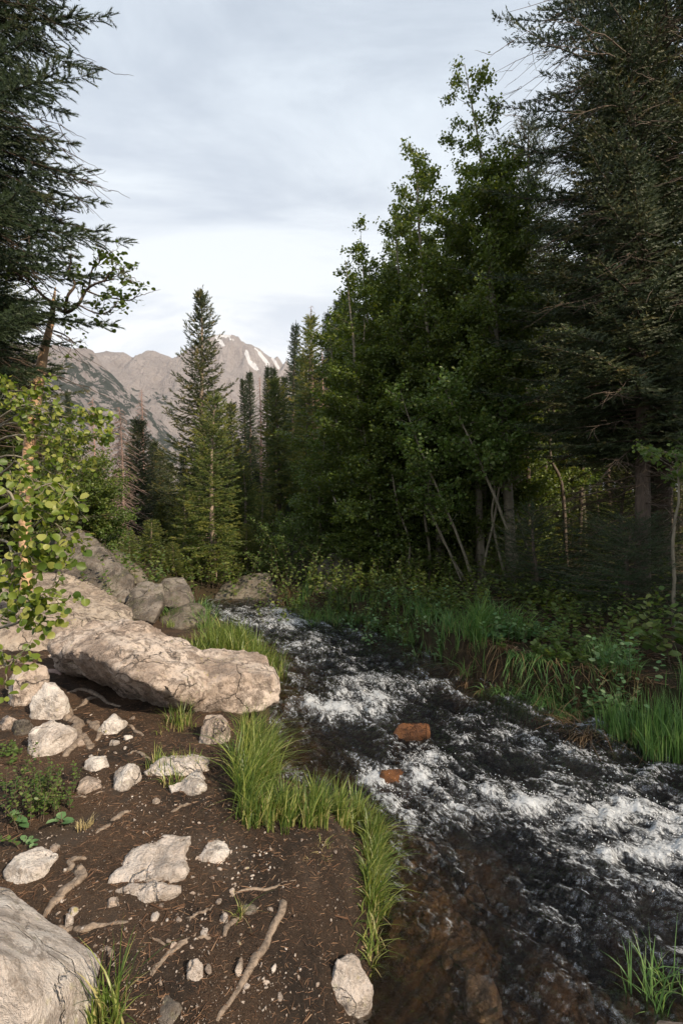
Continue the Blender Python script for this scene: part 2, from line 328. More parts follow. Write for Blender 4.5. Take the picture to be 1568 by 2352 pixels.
def ground_z(x, y):
    x = np.asarray(x, float); y = np.asarray(y, float); sh = x.shape; x = x.ravel(); y = y.ravel()
    d = sdist(x, y); R = side_right(x, y); wz = wz0(x, y)
    left = 0.02 + 0.20 * sst(1.3, 4.2, -x) * sst(2.2, 5.0, y) + 0.42 * sst(1.7, 5.0, -x) * sst(4.2, 8, y) + 0.5 * sst(3.5, 9, -x)
    left = left - 0.18 * sst(-0.9, 0.2, x) * (1 - sst(3.6, 5, y)) - 0.04 * sst(2.6, 1.4, y)
    left = left * (1 - sst(9, 13, y) * sst(6, 2, -x)) - 0.25 * sst(9, 13, y) * sst(6, 2, -x)
    right = 0.02 + 0.10 * sst(0.3, 2.0, -d) + 0.05 * np.clip(x - 2, 0, 60) ** 1.05 * sst(3, 8, y) - 0.18 * sst(9.5, 13, y) * sst(2, -2, x)
    land = left * (1 - R) + right * R
    far = np.hypot(x, y - 5); land = land * 1.0 + 0.02 * np.clip(far - 14, 0, 400) * (R * 0.9 + 0.02)
    land = land - 0.02 * np.clip(far - 30, 0, 4000) * (1 - R * 0.9)
    w = np.where(R > 0.5, 0.10, 0.42)
    t = sst(0, 1, (-d) / w)
    n = fbm(xyz(x * 1.3, y * 1.3), 4, 3) * 0.045 + fbm(xyz(x * 9, y * 9), 4, 5) * 0.024 + fbm(xyz(x * 23, y * 23), 2, 6) * 0.007 + fbm(xyz(x * 0.35, y * 0.35), 3, 31) * 0.05
    bed = wz - 0.05 - 0.30 * sst(0, 0.9, d) * (0.45 + 0.55 * sst(0.9, 2.2, np.hypot(x - 0.2, y - 1.2))) + fbm(xyz(x * 1.8, y * 1.8), 4, 9) * 0.09
    z = np.where(d > 0, bed, (wz - 0.06) * (1 - t) + (land + n) * t)
    return z.reshape(sh)
def gz(x, y): return float(ground_z(np.array([x]), np.array([y]))[0])
def on(px, py, z0=0.0):
    """the ground point seen at a place in the photograph (two refinement steps)"""
    z = z0
    for _ in range(6):
        p = GP(px, py, z); z = 0.5 * z + 0.5 * gz(p[0], p[1])
    p = GP(px, py, z); p[2] = gz(p[0], p[1]); return p

def mat_ground():
    m, t, b = new_mat('forest_soil'); pos = wpos(t); L = t.links.new
    bed = attr(t, 'bed'); right = attr(t, 'right'); litter = attr(t, 'litter')
    n1 = noise(t, 3.0, 8, 0.65, pos); n2 = noise(t, 38, 8, 0.75, pos); n3 = noise(t, 160, 3, 0.7, pos)
    soil = ramp(t, n2, [(0.3, (0.016, 0.012, 0.0095)), (0.55, (0.038, 0.029, 0.023)), (0.75, (0.09, 0.068, 0.052))]).outputs[0]
    lit = ramp(t, n3, [(0.3, (0.045, 0.027, 0.017)), (0.52, (0.095, 0.060, 0.038)), (0.7, (0.20, 0.135, 0.09))]).outputs[0]
    soil = mixc(t, rng_(t, noise(t, 1.3, 6, 0.6, pos, 0.6), 0.50, 0.64, 0, 0.55), soil, (0.13, 0.10, 0.078))
    lf = mth(t, 'MULTIPLY', litter, rng_(t, n1, 0.36, 0.6))
    c = mixc(t, lf, soil, lit)
    rc = ramp(t, n2, [(0.3, (0.022, 0.022, 0.010)), (0.55, (0.055, 0.038, 0.02)), (0.72, (0.12, 0.07, 0.038))]).outputs[0]
    rc = mixc(t, rng_(t, n1, 0.45, 0.6, 0, 0.8), rc, (0.035, 0.05, 0.015))
    c = mixc(t, right, c, rc)
    bc = ramp(t, noise(t, 6, 8, 0.65, pos, 0.5), [(0.32, (0.03, 0.024, 0.018)), (0.5, (0.105, 0.072, 0.045)), (0.62, (0.20, 0.125, 0.065)), (0.75, (0.28, 0.20, 0.12))]).outputs[0]
    c = mixc(t, bed, c, bc)
    L(c, b.inputs['Base Color']); b.inputs['Roughness'].default_value = 0.9; b.inputs['Specular IOR Level'].default_value = 0.2
    bump(t, b, mth(t, 'ADD', n2, mth(t, 'MULTIPLY', n3, 0.5)), 1.0, 0.035); return m
M['ground'] = mat_ground()
def axis(a, b, n, c):
    t = np.linspace(-1, 1, n); return c + a * np.sinh(b * t) 
gx = axis(0.42, 9.2, 390, 0.1); gy0 = axis(0.42, 9.2, 420, 3.4)
gy = gy0[gy0 > -40]
X, Yy = np.meshgrid(gx, gy)
Z = ground_z(X, Yy)
ny, nx = X.shape
idx = np.arange(ny * nx).reshape(ny, nx)
Fq = np.stack([idx[:-1, :-1], idx[:-1, 1:], idx[1:, 1:], idx[1:, :-1]], -1).reshape(-1, 4)
dd = sdist(X, Yy); Rr = side_right(X.ravel(), Yy.ravel())
lit = sst(0.2, -1.4, X.ravel()) * 0.85 + 0.15 + 0.5 * sst(3.2, 4.5, Yy.ravel()); lit = np.clip(lit + fbm(xyz(X * 1.1, Yy * 1.1), 3, 40) * 0.6, 0, 1)
g_ = obj('ground', mesh_np('ground', xyz(X, Yy, Z), Fq, M['ground'], True, {'bed': sst(-0.08, 0.06, dd), 'right': np.clip(Rr + sst(7, 10, Yy.ravel()), 0, 1) * 0.9, 'litter': lit}))
tag(g_, 'dark trail soil with reddish needle litter and the stony streambed', kind='structure')

# ------------------------------------------------------------------ water
def mat_water():
    m = bpy.data.materials.new('rushing_water'); m.use_nodes = True; t = m.node_tree; L = t.links.new
    t.nodes.remove(t.nodes['Principled BSDF']); outn = t.nodes['Material Output']
    fl = attr(t, 'flow', 'Vector'); foam = attr(t, 'foam')
    mp1 = nd(t, 'ShaderNodeMapping'); mp1.inputs['Scale'].default_value = (2.6, 6.5, 1); L(fl, mp1.inputs[0])
    mp2 = nd(t, 'ShaderNodeMapping'); mp2.inputs['Scale'].default_value = (12, 17, 1); L(fl, mp2.inputs[0])
    mp3 = nd(t, 'ShaderNodeMapping'); mp3.inputs['Scale'].default_value = (42, 58, 1); L(fl, mp3.inputs[0])
    a = noise(t, 1, 5, 0.6, mp1.outputs[0], 0.9); bb = noise(t, 1, 6, 0.68, mp2.outputs[0], 1.2); c = noise(t, 1, 5, 0.7, mp3.outputs[0], 0.8)
    s = mth(t, 'ADD', mth(t, 'MULTIPLY', a, 0.28), mth(t, 'ADD', mth(t, 'MULTIPLY', bb, 0.40), mth(t, 'MULTIPLY', c, 0.36)))
    thr = mth(t, 'ADD', s, mth(t, 'MULTIPLY', foam, 0.18))
    fm = rng_(t, thr, 0.60, 0.75, 0, .95)
    nrm = nd(t, 'ShaderNodeBump'); nrm.inputs['Strength'].default_value = 0.85; nrm.inputs['Distance'].default_value = 0.06
    L(mth(t, 'ADD', mth(t, 'MULTIPLY', bb, 1.0), mth(t, 'MULTIPLY', c, 0.42)), nrm.inputs['Height'])
    gl = nd(t, 'ShaderNodeBsdfGlossy'); gl.inputs['Roughness'].default_value = 0.06; gl.inputs['Color'].default_value = (0.95, 0.97, 1, 1); L(nrm.outputs[0], gl.inputs['Normal'])
    tr = nd(t, 'ShaderNodeBsdfTransparent'); 
    deep = attr(t, 'deep'); tcol = mixc(t, deep, (0.86, 0.77, 0.65), (0.15, 0.13, 0.115)); L(tcol, tr.inputs[0])
    fr = nd(t, 'ShaderNodeFresnel'); fr.inputs['IOR'].default_value = 1.333; L(nrm.outputs[0], fr.inputs['Normal'])
    mi = nd(t, 'ShaderNodeMixShader'); L(fr.outputs[0], mi.inputs[0]); L(tr.outputs[0], mi.inputs[1]); L(gl.outputs[0], mi.inputs[2])
    fo = nd(t, 'ShaderNodeBsdfPrincipled'); fo.inputs['Base Color'].default_value = (0.60, 0.63, 0.66, 1); fo.inputs['Roughness'].default_value = 0.45
    b2 = nd(t, 'ShaderNodeBump'); b2.inputs['Strength'].default_value = 1.0; b2.inputs['Distance'].default_value = 0.02; L(mth(t, 'ADD', bb, c), b2.inputs['Height']); L(b2.outputs[0], fo.inputs['Normal'])
    m2 = nd(t, 'ShaderNodeMixShader'); L(fm, m2.inputs[0]); L(mi.outputs[0], m2.inputs[1]); L(fo.outputs[0], m2.inputs[2]); L(m2.outputs[0], outn.inputs[0])
    return m
M['water'] = mat_water()
ys = 0.2 * (11.2 / 0.2) ** np.linspace(0.2, 1, 460); xr = np.linspace(-1, 1, 460)
Yw = np.repeat(ys[:, None], 460, 1); Xw = xr[None, :] * (0.86 * Yw + 0.3) + 0.12 * Yw
def flow_uv(x, y):
    x = x.ravel(); y = y.ravel(); best = np.full(len(x), 1e9); u = np.zeros(len(x)); v = np.zeros(len(x))
    for i in range(0, len(CL) - 1):
        a = CL[i]; e = CL[i + 1] - a; l2 = e @ e; t = np.clip(((x - a[0]) * e[0] + (y - a[1]) * e[1]) / l2, 0, 1)
        qx = x - a[0] - t * e[0]; qy = y - a[1] - t * e[1]; d2 = qx * qx + qy * qy; k = d2 < best
        sgn = np.sign(e[0] * qy - e[1] * qx); best = np.where(k, d2, best)
        u = np.where(k, CLs[i] + t * np.sqrt(l2), u); v = np.where(k, sgn * np.sqrt(d2), v)
    return u, v
U, Vv = flow_uv(Xw, Yw)
# foam patches, in the far pool also painted sky reflection: (px, py, radius px across, radius px along the view) on the water plane
FO = [(660, 1440, 60, 18, .5), (600, 1420, 90, 14, .6), (540, 1412, 60, 10, .5), (640, 1405, 30, 14, .8), (700, 1475, 70, 16, .45), (800, 1540, 60, 16, .30), (780, 1500, 60, 14, .2), (850, 1610, 80, 30, 1.0), (760, 1630, 110, 22, 1.0), (700, 1560, 40, 25, .5), (830, 1575, 90, 25, .6),
      (950, 1560, 50, 20, .4), (1010, 1580, 40, 20, .3), (1120, 1560, 50, 18, .25), (1060, 1660, 60, 18, .35), (1150, 1690, 60, 16, .8), (1220, 1720, 40, 20, .7), (1350, 1730, 70, 15, .6), (1480, 1780, 60, 18, .45), (1420, 1820, 60, 18, .45),
      (990, 1750, 40, 22, 1.0), (975, 1800, 35, 25, .9), (1050, 1700, 40, 16, .6), (860, 1800, 30, 22, 1.0), (900, 1850, 45, 22, .7), (1130, 1830, 60, 20, .6), (1220, 1860, 70, 22, 1.0), (1320, 1900, 90, 24, .95), (1450, 1870, 90, 26, 1.1), (1500, 1960, 90, 30, 1.1), (1560, 1900, 70, 40, 1.0),
      (1400, 1970, 70, 22, .7), (1040, 1860, 60, 18, .4), (1540, 2050, 60, 25, .5), (1260, 1790, 70, 14, .5), (1300, 1670, 60, 14, .3), (1560, 1740, 60, 14, .3), (700, 1690, 60, 14, .2), (960, 1880, 60, 18, .35)]
pxw = CX + Xw.ravel() / Yw.ravel() * FPX; zw = wz0(Xw.ravel(), Yw.ravel()); pyw = CY + (CAMZ - zw) / Yw.ravel() * FPX
foam = np.zeros(Xw.size)
for (a, b_, ra, rb, s) in FO:
    c = GP(a, b_, wz0(0, GP(a, b_, -.3)[1])); rx = ra / FPX * c[1]; ry = rb / FPX * c[1] * c[1] / 1.9
    foam = np.maximum(foam, s * np.exp(-(((Xw.ravel() - c[0]) / rx) ** 2 + ((Yw.ravel() - c[1]) / ry) ** 2) ** 0.8))
dw = sdist(Xw, Yw)
calm = sst(2.55, 1.85, Yw.ravel() + 0.25 * (Xw.ravel() - 0.6))
rough_ = 1 - 0.8 * calm
foam = foam * 0.85 + 0.15 * rough_ + 0.22 * fbm(xyz(Xw * 1.4, Yw * 1.4), 3, 77) * rough_ - 0.45 * calm + 0.05 * sst(0.5, 2.2, Yw.ravel() - 6.5)  # base level is real foam plus painted sky glints
deep = sst(0.0, 1.0, dw) * (0.35 + 0.65 * sst(1.75, 2.6, Yw.ravel()))
h = fbm(np.stack([U * 1.9, Vv * 2.6, 0 * U], 1), 4, 21, 0.5, True) * 0.052 + fbm(np.stack([U * 7.5, Vv * 12, 0 * U], 1), 3, 22) * 0.026 + fbm(np.stack([U * 26, Vv * 40, 0 * U], 1), 2, 23) * 0.008
foam = foam + 6.5 * np.clip(h, -.05, .06) * rough_
h += 0.022 * sst(.4, 1, foam) * (1 + fbm(xyz(Xw * 14, Yw * 14), 2, 3))
Zw = zw + h * (0.35 + 0.65 * rough_) * sst(-0.1, 0.35, dw + .1)
keep = (dw > -0.35).reshape(Xw.shape)
idx = np.arange(Xw.size).reshape(Xw.shape)
kq = keep[:-1, :-1] & keep[1:, 1:] & keep[:-1, 1:] & keep[1:, :-1]
Fq = np.stack([idx[:-1, :-1], idx[:-1, 1:], idx[1:, 1:], idx[1:, :-1]], -1)[kq]
used, inv = np.unique(Fq, return_inverse=True); Fq = inv.reshape(-1, 4)
Vw = xyz(Xw, Yw, Zw)[used]
wo = obj('water', mesh_np('water', Vw, Fq, M['water'], True, {'foam': foam[used], 'deep': deep[used]}, np.stack([U, Vv, 0 * U], 1)[used]))
tag(wo, 'dark rushing mountain stream with white rapids', kind='structure')
# splash droplets over the rapids
mS, tS, bS = new_mat('splash_drops'); bS.inputs['Base Color'].default_value = (0.85, 0.87, 0.9, 1); bS.inputs['Roughness'].default_value = 0.2
pick = rng.choice(np.where((foam > 0.62) & (dw > 0))[0], 1800)
tet = np.array([[1, 1, 1], [1, -1, -1], [-1, 1, -1], [-1, -1, 1]], float) * 0.5; tetf = np.array([[0, 1, 2], [0, 3, 1], [0, 2, 3], [1, 3, 2]])
pp = xyz(Xw, Yw, Zw)[pick] + np.stack([rng.normal(0, .03, 1800), rng.normal(0, .03, 1800), np.abs(rng.normal(0, .022, 1800))], 1)
V, F, A = scatter(tet, tetf, pp, rng.normal(size=(1800, 3)), rng.uniform(.002, .0065, 1800), rng.uniform(0, 6, 1800), rng.random(1800))
tag(obj('splash', mesh_np('splash', V, F, mS, True)), 'white droplets thrown up over the rapids', kind='stuff')

# ------------------------------------------------------------------ mountains
def mat_mount():
    m, t, b = new_mat('mountain_rock'); pos = wpos(t); L = t.links.new
    n1 = noise(t, 0.006, 8, 0.6, pos); n2 = noise(t, 0.03, 9, 0.7, pos, 0.6); n3 = noise(t, 0.15, 6, 0.7, pos)
    mpv = nd(t, 'ShaderNodeMapping'); mpv.inputs['Scale'].default_value = (0.05, 0.05, 0.012); L(pos, mpv.inputs[0]); nv = noise(t, 1, 7, 0.65, mpv.outputs[0], 0.8)
    c = ramp(t, n1, [(0.35, (0.31, 0.275, 0.265)), (0.6, (0.41, 0.365, 0.35))]).outputs[0]
    c = mixc(t, rng_(t, nv, 0.5, 0.66, 0, 0.5), c, (0.24, 0.205, 0.195))
    c = mixc(t, rng_(t, n3, 0.5, 0.7, 0, 0.5), c, (0.50, 0.455, 0.435))
    sc = attr(t, 'scrub'); k = mth(t, 'MULTIPLY', rng_(t, mth(t, 'ADD', n2, mth(t, 'MULTIPLY', sc, 0.16)), 0.60, 0.64), rng_(t, sc, 0.0, 0.25))
    c = mixc(t, k, c, (0.06, 0.072, 0.058))
    sn = attr(t, 'snow'); k2 = rng_(t, mth(t, 'ADD', sn, mth(t, 'MULTIPLY', n2, 0.6)), 0.66, 0.74)
    c = mixc(t, k2, c, (0.78, 0.78, 0.80))
    L(c, b.inputs['Base Color']); b.inputs['Roughness'].default_value = 0.95; b.inputs['Specular IOR Level'].default_value = 0.1
    bump(t, b, mth(t, 'ADD', nv, mth(t, 'MULTIPLY', n3, 0.6)), 1.0, 36.0); return m
M['mount'] = mat_mount()
def mountain(name, crest, Yc, Yb, zb, label, seed, scrub=None, snow=None, amp=1.0, n=330, m=110, ridge=0.0):
    """crest: (px, py) of the skyline at distance Yc, falling to height zb at distance Yb"""
    crest = np.array(crest, float); px = np.linspace(crest[0, 0], crest[-1, 0], n)
    cr = np.interp(px, crest[:, 0], crest[:, 1])
    s = np.linspace(-0.25, 1, m)                                    # <0: the far side
    PX, SS = np.meshgrid(px, s); CR = np.meshgrid(cr, s)[0]
    Yv = np.where(SS < 0, Yc - SS * (Yc - Yb) * 0.8, Yc + (Yb - Yc) * SS)
    xx = (PX - CX) / FPX * Yc * (1 - 0.12 * np.clip(SS, 0, 1))
    zc = CAMZ - (CR - CY) / FPX * Yc
    prof = np.where(SS < 0, 1 + SS * 1.6, (1 - SS) ** 1.12)
    zz = zb + (zc - zb) * prof
    q = xyz(xx, Yv)
    wgt = sst(0.0, 0.14, np.abs(SS.ravel())) * amp
    H = Yc / 3000.0
    rr = fbm(np.stack([q[:, 0] / (210 * H), q[:, 1] / (430 * H), 0 * q[:, 0]], 1), 6, seed, 0.55, True)
    zz = zz.ravel() + rr * 85 * H * wgt + fbm(q / (24 * H), 4, seed + 9) * (17 * wgt + 4) * H
    zz += fbm(xyz(xx / (14 * H), 0 * xx), 3, seed + 3) * 6 * H * ridge
    V = np.stack([q[:, 0], q[:, 1], zz], 1)
    ppx = CX + V[:, 0] / V[:, 1] * FPX; ppy = CY - (V[:, 2] - CAMZ) / V[:, 1] * FPX
    def blobs(L_):
        a = np.zeros(len(V))
        for (x0, y0, x1, y1, r, s_) in (L_ or []):
            ex, ey = x1 - x0, y1 - y0; t = np.clip(((ppx - x0) * ex + (ppy - y0) * ey) / (ex * ex + ey * ey + 1e-6), 0, 1)
            d = np.hypot(ppx - x0 - t * ex, ppy - y0 - t * ey); a = np.maximum(a, s_ * sst(r * 1.5, r * 0.35, d))
        return a
    idx = np.arange(m * n).reshape(m, n); F = np.stack([idx[:-1, :-1], idx[:-1, 1:], idx[1:, 1:], idx[1:, :-1]], -1).reshape(-1, 4)
    o = obj(name, mesh_np(name, V, F, M['mount'], True, {'scrub': blobs(scrub), 'snow': blobs(snow)}))
    return tag(o, label, kind='structure')
mountain('mountain', [(300, 900), (370, 850), (420, 808), (450, 790), (475, 776), (490, 769), (508, 766), (530, 767), (546, 772), (556, 784), (575, 790), (590, 796), (602, 806), (615, 815), (628, 822), (638, 818), (645, 826), (650, 836), (658, 826), (664, 838), (672, 850), (700, 862), (760, 880), (900, 930), (1100, 1000)],
    3400, 1500, -60, 'rocky flat-topped summit with streaks of snow behind the tall spruces', 5,
    snow=[(498, 775, 512, 792, 6, .62), (506, 770, 528, 771, 5, .55), (518, 776, 536, 780, 3, .55), (566, 806, 572, 830, 4, .9), (572, 830, 590, 848, 5, .9), (560, 800, 566, 815, 4, .7), (596, 812, 616, 836, 4, .9), (626, 822, 640, 846, 3.5, .8), (530, 872, 545, 880, 3, .6), (520, 860, 528, 868, 2, .6), (505, 845, 560, 880, 2.5, .35), (610, 845, 630, 860, 3, .6), (585, 800, 600, 812, 3, .5)], ridge=1.2)
mountain('mountain.001', [(120, 860), (200, 815), (245, 806), (262, 808), (285, 808), (305, 820), (318, 818), (335, 806), (352, 804), (372, 812), (388, 818), (400, 824), (425, 806), (460, 796), (520, 850), (620, 900), (700, 960)],
    2600, 1200, -40, 'pair of low rounded pinkish summits left of the snowy peak', 15, scrub=[(360, 905, 400, 935, 14, .6), (300, 900, 420, 960, 20, .35)], amp=0.75)
mountain('mountain.002', [(-900, 700), (-400, 760), (-100, 770), (60, 790), (130, 792), (165, 800), (200, 798), (216, 806), (232, 832), (258, 858), (290, 892), (330, 930), (370, 965), (400, 1000), (470, 1040), (700, 1100), (1000, 1130)],
    1500, 600, -30, 'steep pinkish granite slope with dark scrub behind the left trees', 25,
    scrub=[(190, 860, 300, 910, 40, 1.0), (150, 880, 330, 1000, 60, .8), (300, 930, 380, 1040, 50, .9), (180, 920, 200, 990, 22, 1.0), (100, 850, 180, 900, 40, .6)], amp=0.9)

# the mountain air: one even haze round the whole scene
hm = bpy.data.materials.new('mountain_air'); hm.use_nodes = True; ht = hm.node_tree; ht.nodes.clear()
hv = ht.nodes.new('ShaderNodeVolumePrincipled'); hv.inputs['Color'].default_value = (0.80, 0.87, 1.0, 1); hv.inputs['Density'].default_value = HAZE; hv.inputs['Anisotropy'].default_value = 0.0
ho = ht.nodes.new('ShaderNodeOutputMaterial'); ht.links.new(hv.outputs[0], ho.inputs['Volume'])
bmh = bmesh.new(); bmesh.ops.create_cube(bmh, size=1.0); meh = bpy.data.meshes.new('haze'); bmh.to_mesh(meh); bmh.free(); meh.materials.append(hm)
hz_o = obj('haze', meh, loc=(0, 2000, 500)); hz_o.scale = (9000, 6400, 1500); tag(hz_o, 'thin pale mountain air', kind='stuff')

# ------------------------------------------------------------------ rocks
def hull_rock(pts, seed, res=0.03, amp=0.03, smooth=3, cuts=16, big=0.0, freq=1.0, cr=(.74, .97)):
    """convex lump through the given world points, subdivided, rounded and weathered; returns V,F"""
    bm = bmesh.new()
    for p in pts: bm.verts.new(p)
    r = bmesh.ops.convex_hull(bm, input=bm.verts)
    junk = [g for g in r['geom_interior'] + r['geom_unused'] if isinstance(g, bmesh.types.BMVert)]
    bmesh.ops.delete(bm, geom=list(set(junk)), context='VERTS')
    bmesh.ops.triangulate(bm, faces=bm.faces)
    for it in range(9):
        es = [e for e in bm.edges if e.calc_length() > res * 1.35]
        if not es or len(bm.verts) > 14000: break
        bmesh.ops.subdivide_edges(bm, edges=es, cuts=1, use_grid_fill=False); bmesh.ops.triangulate(bm, faces=[f for f in bm.faces if len(f.verts) > 3])
        if it < smooth: bmesh.ops.smooth_vert(bm, verts=bm.verts, factor=0.35, use_axis_x=True, use_axis_y=True, use_axis_z=True)
    bm.normal_update(); bm.verts.ensure_lookup_table()
    V = np.array([v.co[:] for v in bm.verts]); N = np.array([v.normal[:] for v in bm.verts]); F = np.array([[v.index for v in f.verts] for f in bm.faces])
    bm.free()
    c0 = (V.max(0) + V.min(0)) / 2; rc = np.random.default_rng(seed * 7 + 1); ext = np.ptp(V, axis=0) / 2 + 1e-6
    for i in range(cuts):
        nn = rc.normal(size=3); nn /= np.linalg.norm(nn); nn = nn / ext; nn /= np.linalg.norm(nn)
        pr = (V - c0) @ nn; dmx = pr.max() * rc.uniform(*cr); V = V - np.maximum(0, pr - dmx)[:, None] * nn[None] * .93
    if cuts:
        fn = np.cross(V[F[:, 1]] - V[F[:, 0]], V[F[:, 2]] - V[F[:, 0]]); N = np.zeros_like(V)
        for k_ in range(3): np.add.at(N, F[:, k_], fn)
        N /= np.linalg.norm(N, axis=1, keepdims=True) + 1e-12
    sz = float(np.ptp(V, axis=0).max())
    q = V / sz * freq
    cell = fbm(q * 3.1 + seed, 3, seed, 0.5, True); rid = np.clip(fbm(q * 6 + seed * 3, 4, seed + 2, 0.55, True), -1, 1)
    d = amp * (0.9 * fbm(q * 2.2, 3, seed + 5) * 2.0 + 0.9 * cell + 0.55 * rid + 0.5 * fbm(q * 19, 4, seed + 7, 0.6)) * sz * 0.5
    step = np.floor(fbm(q * 2.6 + 9, 2, seed + 11) * 5) / 5; d += big * sz * step
    return V + N * d[:, None], F
def rock(name, pts, mat, label, seed=1, cat='rock', group=None, more=(), grow=1.0, **k):
    pm = np.array(pts).mean(0); pts = [tuple(pm + (np.array(p_) - pm) * grow) for p_ in pts]
    V, F, _ = merge([hull_rock(pts, seed, **k)] + [hull_rock(p_, seed + 5, **k) for p_ in more]); c = np.array([V[:, 0].mean(), V[:, 1].mean(), V[:, 2].min()])
    o = obj(name, mesh_np(name, V - c, F, M[mat], True), loc=c); return tag(o, label, cat, group)
def lump(px, py, w, depth, hgt, seed, mat, label, name='rock', sink=0.35, nf=12, cat='rock', rot=0.0, group=None, z=None, **k):
    """a stone whose near foot is seen at (px, py): w px wide, depth m deep, hgt px high"""
    p = on(px, py) if z is None else GP(px, py, z)
    Y = p[1]; W = w / FPX * Y; H = hgt / FPX * Y; D = depth
    r = np.random.default_rng(seed); pts = []
    for i in range(nf):
        a = i * 2.4 + r.uniform(0, 1.2); e = r.uniform(-0.3, 1.0); rad = math.sqrt(max(0, 1 - max(e, 0) ** 3)) * r.uniform(0.70, 1.12)
        x = math.cos(a) * rad * W / 2; y = math.sin(a) * rad * D / 2; zz = e * H * r.uniform(0.85, 1.05) if e > 0 else e * H * sink * 2
        xr_, yr_ = x * math.cos(rot) - y * math.sin(rot), x * math.sin(rot) + y * math.cos(rot)
        pts.append((p[0] + xr_, Y + D / 2 * 0.9 + yr_, p[2] + zz))
    for i in range(7):
        a = i * 0.9; pts.append((p[0] + math.cos(a) * W * .45, Y + D / 2 * .9 + math.sin(a) * D * .45, p[2] - H * sink - 0.03))
    kk = dict(res=max(0.007, W / 34), amp=0.05, smooth=0, cuts=5, cr=(.85, .97)); kk.update(k)
    return rock(name, pts, mat, label, seed, cat, group, **kk)

# the long leaning boulder beside the rapids; points as (px, py, distance)
def PX3(L): return [tuple(P(a, b, c)) for a, b, c in L]
rock('boulder', PX3([(120, 1484, 4.5), (145, 1452, 4.8), (215, 1432, 5.1), (300, 1427, 5.2), (345, 1436, 5.0), (400, 1462, 4.9), (480, 1500, 4.7), (520, 1540, 4.5),
    (128, 1500, 4.4), (200, 1500, 4.05), (300, 1545, 3.78), (400, 1590, 3.70), (455, 1585, 3.80), (500, 1590, 4.0), (250, 1462, 4.3), (330, 1490, 4.05),
    (150, 1540, 4.85), (200, 1575, 4.95), (280, 1618, 4.8), (380, 1638, 4.35), (440, 1632, 4.05), (480, 1630, 4.2), (330, 1590, 5.4), (480, 1580, 5.2), (200, 1520, 5.4)]),
    'rock', 'huge pale pink granite boulder leaning towards the rapids, the largest rock on the bank', 11, 'boulder', res=0.022, amp=0.034, smooth=0, big=0.02, freq=2.6, cuts=16, cr=(.88, .99),
    more=[PX3([(420, 1500, 4.6), (470, 1488, 4.9), (545, 1488, 5.0), (600, 1506, 4.9), (632, 1528, 4.7), (638, 1560, 4.4), (634, 1610, 4.2), (600, 1632, 4.1), (520, 1640, 4.05), (440, 1645, 4.05), (470, 1560, 4.0), (560, 1545, 4.15), (620, 1560, 4.2), (600, 1590, 5.2), (450, 1600, 5.0)])])
rock('boulder', PX3([(-160, 1400, 6.2), (-100, 1330, 7.0), (60, 1322, 7.0), (130, 1316, 7.2), (190, 1335, 7.1), (260, 1375, 6.8), (300, 1410, 6.3), (302, 1440, 6.0), (260, 1480, 5.6), (150, 1500, 5.3), (20, 1500, 5.2), (-150, 1520, 5.0), (60, 1420, 5.5), (180, 1420, 5.7), (150, 1600, 5.8), (-100, 1650, 5.8), (280, 1520, 6.2), (0, 1380, 5.9)]),
    'rock_slab', 'broad pink slab with small grass tufts rising behind the huge leaning boulder', 12, 'boulder', res=0.035, amp=0.026, smooth=0, big=0.016, freq=2.6, cuts=12, cr=(.9, .99))
rock('boulder', PX3([(150, 1245, 8.2), (190, 1238, 8.3), (215, 1252, 8.1), (250, 1300, 7.6), (285, 1330, 7.4), (294, 1370, 7.2), (285, 1392, 7.2), (230, 1370, 7.2), (180, 1330, 7.4), (140, 1300, 7.6), (120, 1360, 7.8), (200, 1420, 7.8), (280, 1430, 7.9), (170, 1250, 9), (260, 1300, 9)]),
    'rock_grey', 'tall grey boulder with a steep ridge, left of the flat dark slab', 13, 'boulder', grow=1.25, res=0.032, amp=0.022, smooth=0, big=0.02, cuts=12, cr=(.86, .985), freq=2.6)
rock('boulder', PX3([(243, 1268, 9.0), (262, 1262, 9.4), (282, 1278, 9.2), (320, 1310, 8.8), (342, 1345, 8.6), (340, 1375, 8.5), (290, 1375, 8.4), (262, 1330, 8.5), (245, 1290, 8.7), (300, 1400, 9.4), (250, 1400, 9.4), (330, 1350, 9.8)]),
    'rock_dark', 'thin dark slab standing on edge behind the tall grey boulder', 14, 'boulder', grow=1.15, res=0.034, amp=0.012, smooth=0, cuts=12, cr=(.86, .985), freq=2.6)
rock('boulder', PX3([(292, 1395, 6.9), (320, 1345, 7.2), (345, 1338, 7.3), (370, 1352, 7.2), (368, 1380, 6.9), (345, 1425, 6.6), (310, 1418, 6.7), (292, 1400, 6.9), (330, 1360, 7.9), (370, 1400, 7.8), (330, 1440, 7.5)]),
    'rock_grey', 'angular grey rock wedged between the pink slab and the stream side stones', 16, 'boulder', grow=1.22, res=0.026, amp=0.022, smooth=0, cuts=12, cr=(.86, .985), freq=2.6)
rock('boulder', PX3([(370, 1350, 7.6), (385, 1332, 7.9), (415, 1332, 7.9), (428, 1352, 7.6), (440, 1378, 7.5), (400, 1392, 7.3), (378, 1386, 7.3), (372, 1370, 7.5), (420, 1400, 8.2), (380, 1400, 8.2)]),
    'rock_grey', 'peaked grey rock with a flat sunlit top beside the pool', 17, 'boulder', grow=1.25, res=0.026, amp=0.018, smooth=0, cuts=12, cr=(.86, .985), freq=2.6)
rock('rock', PX3([(380, 1395, 7.1), (430, 1372, 7.4), (470, 1385, 7.3), (490, 1410, 7.0), (480, 1440, 6.8), (420, 1452, 6.6), (370, 1425, 6.9), (360, 1440, 7.0), (440, 1450, 7.6), (400, 1400, 7.8)]),
    'rock_dark', 'low dark brown rock overgrown with grass next to the pool', 18, res=0.035, amp=0.05, smooth=2)
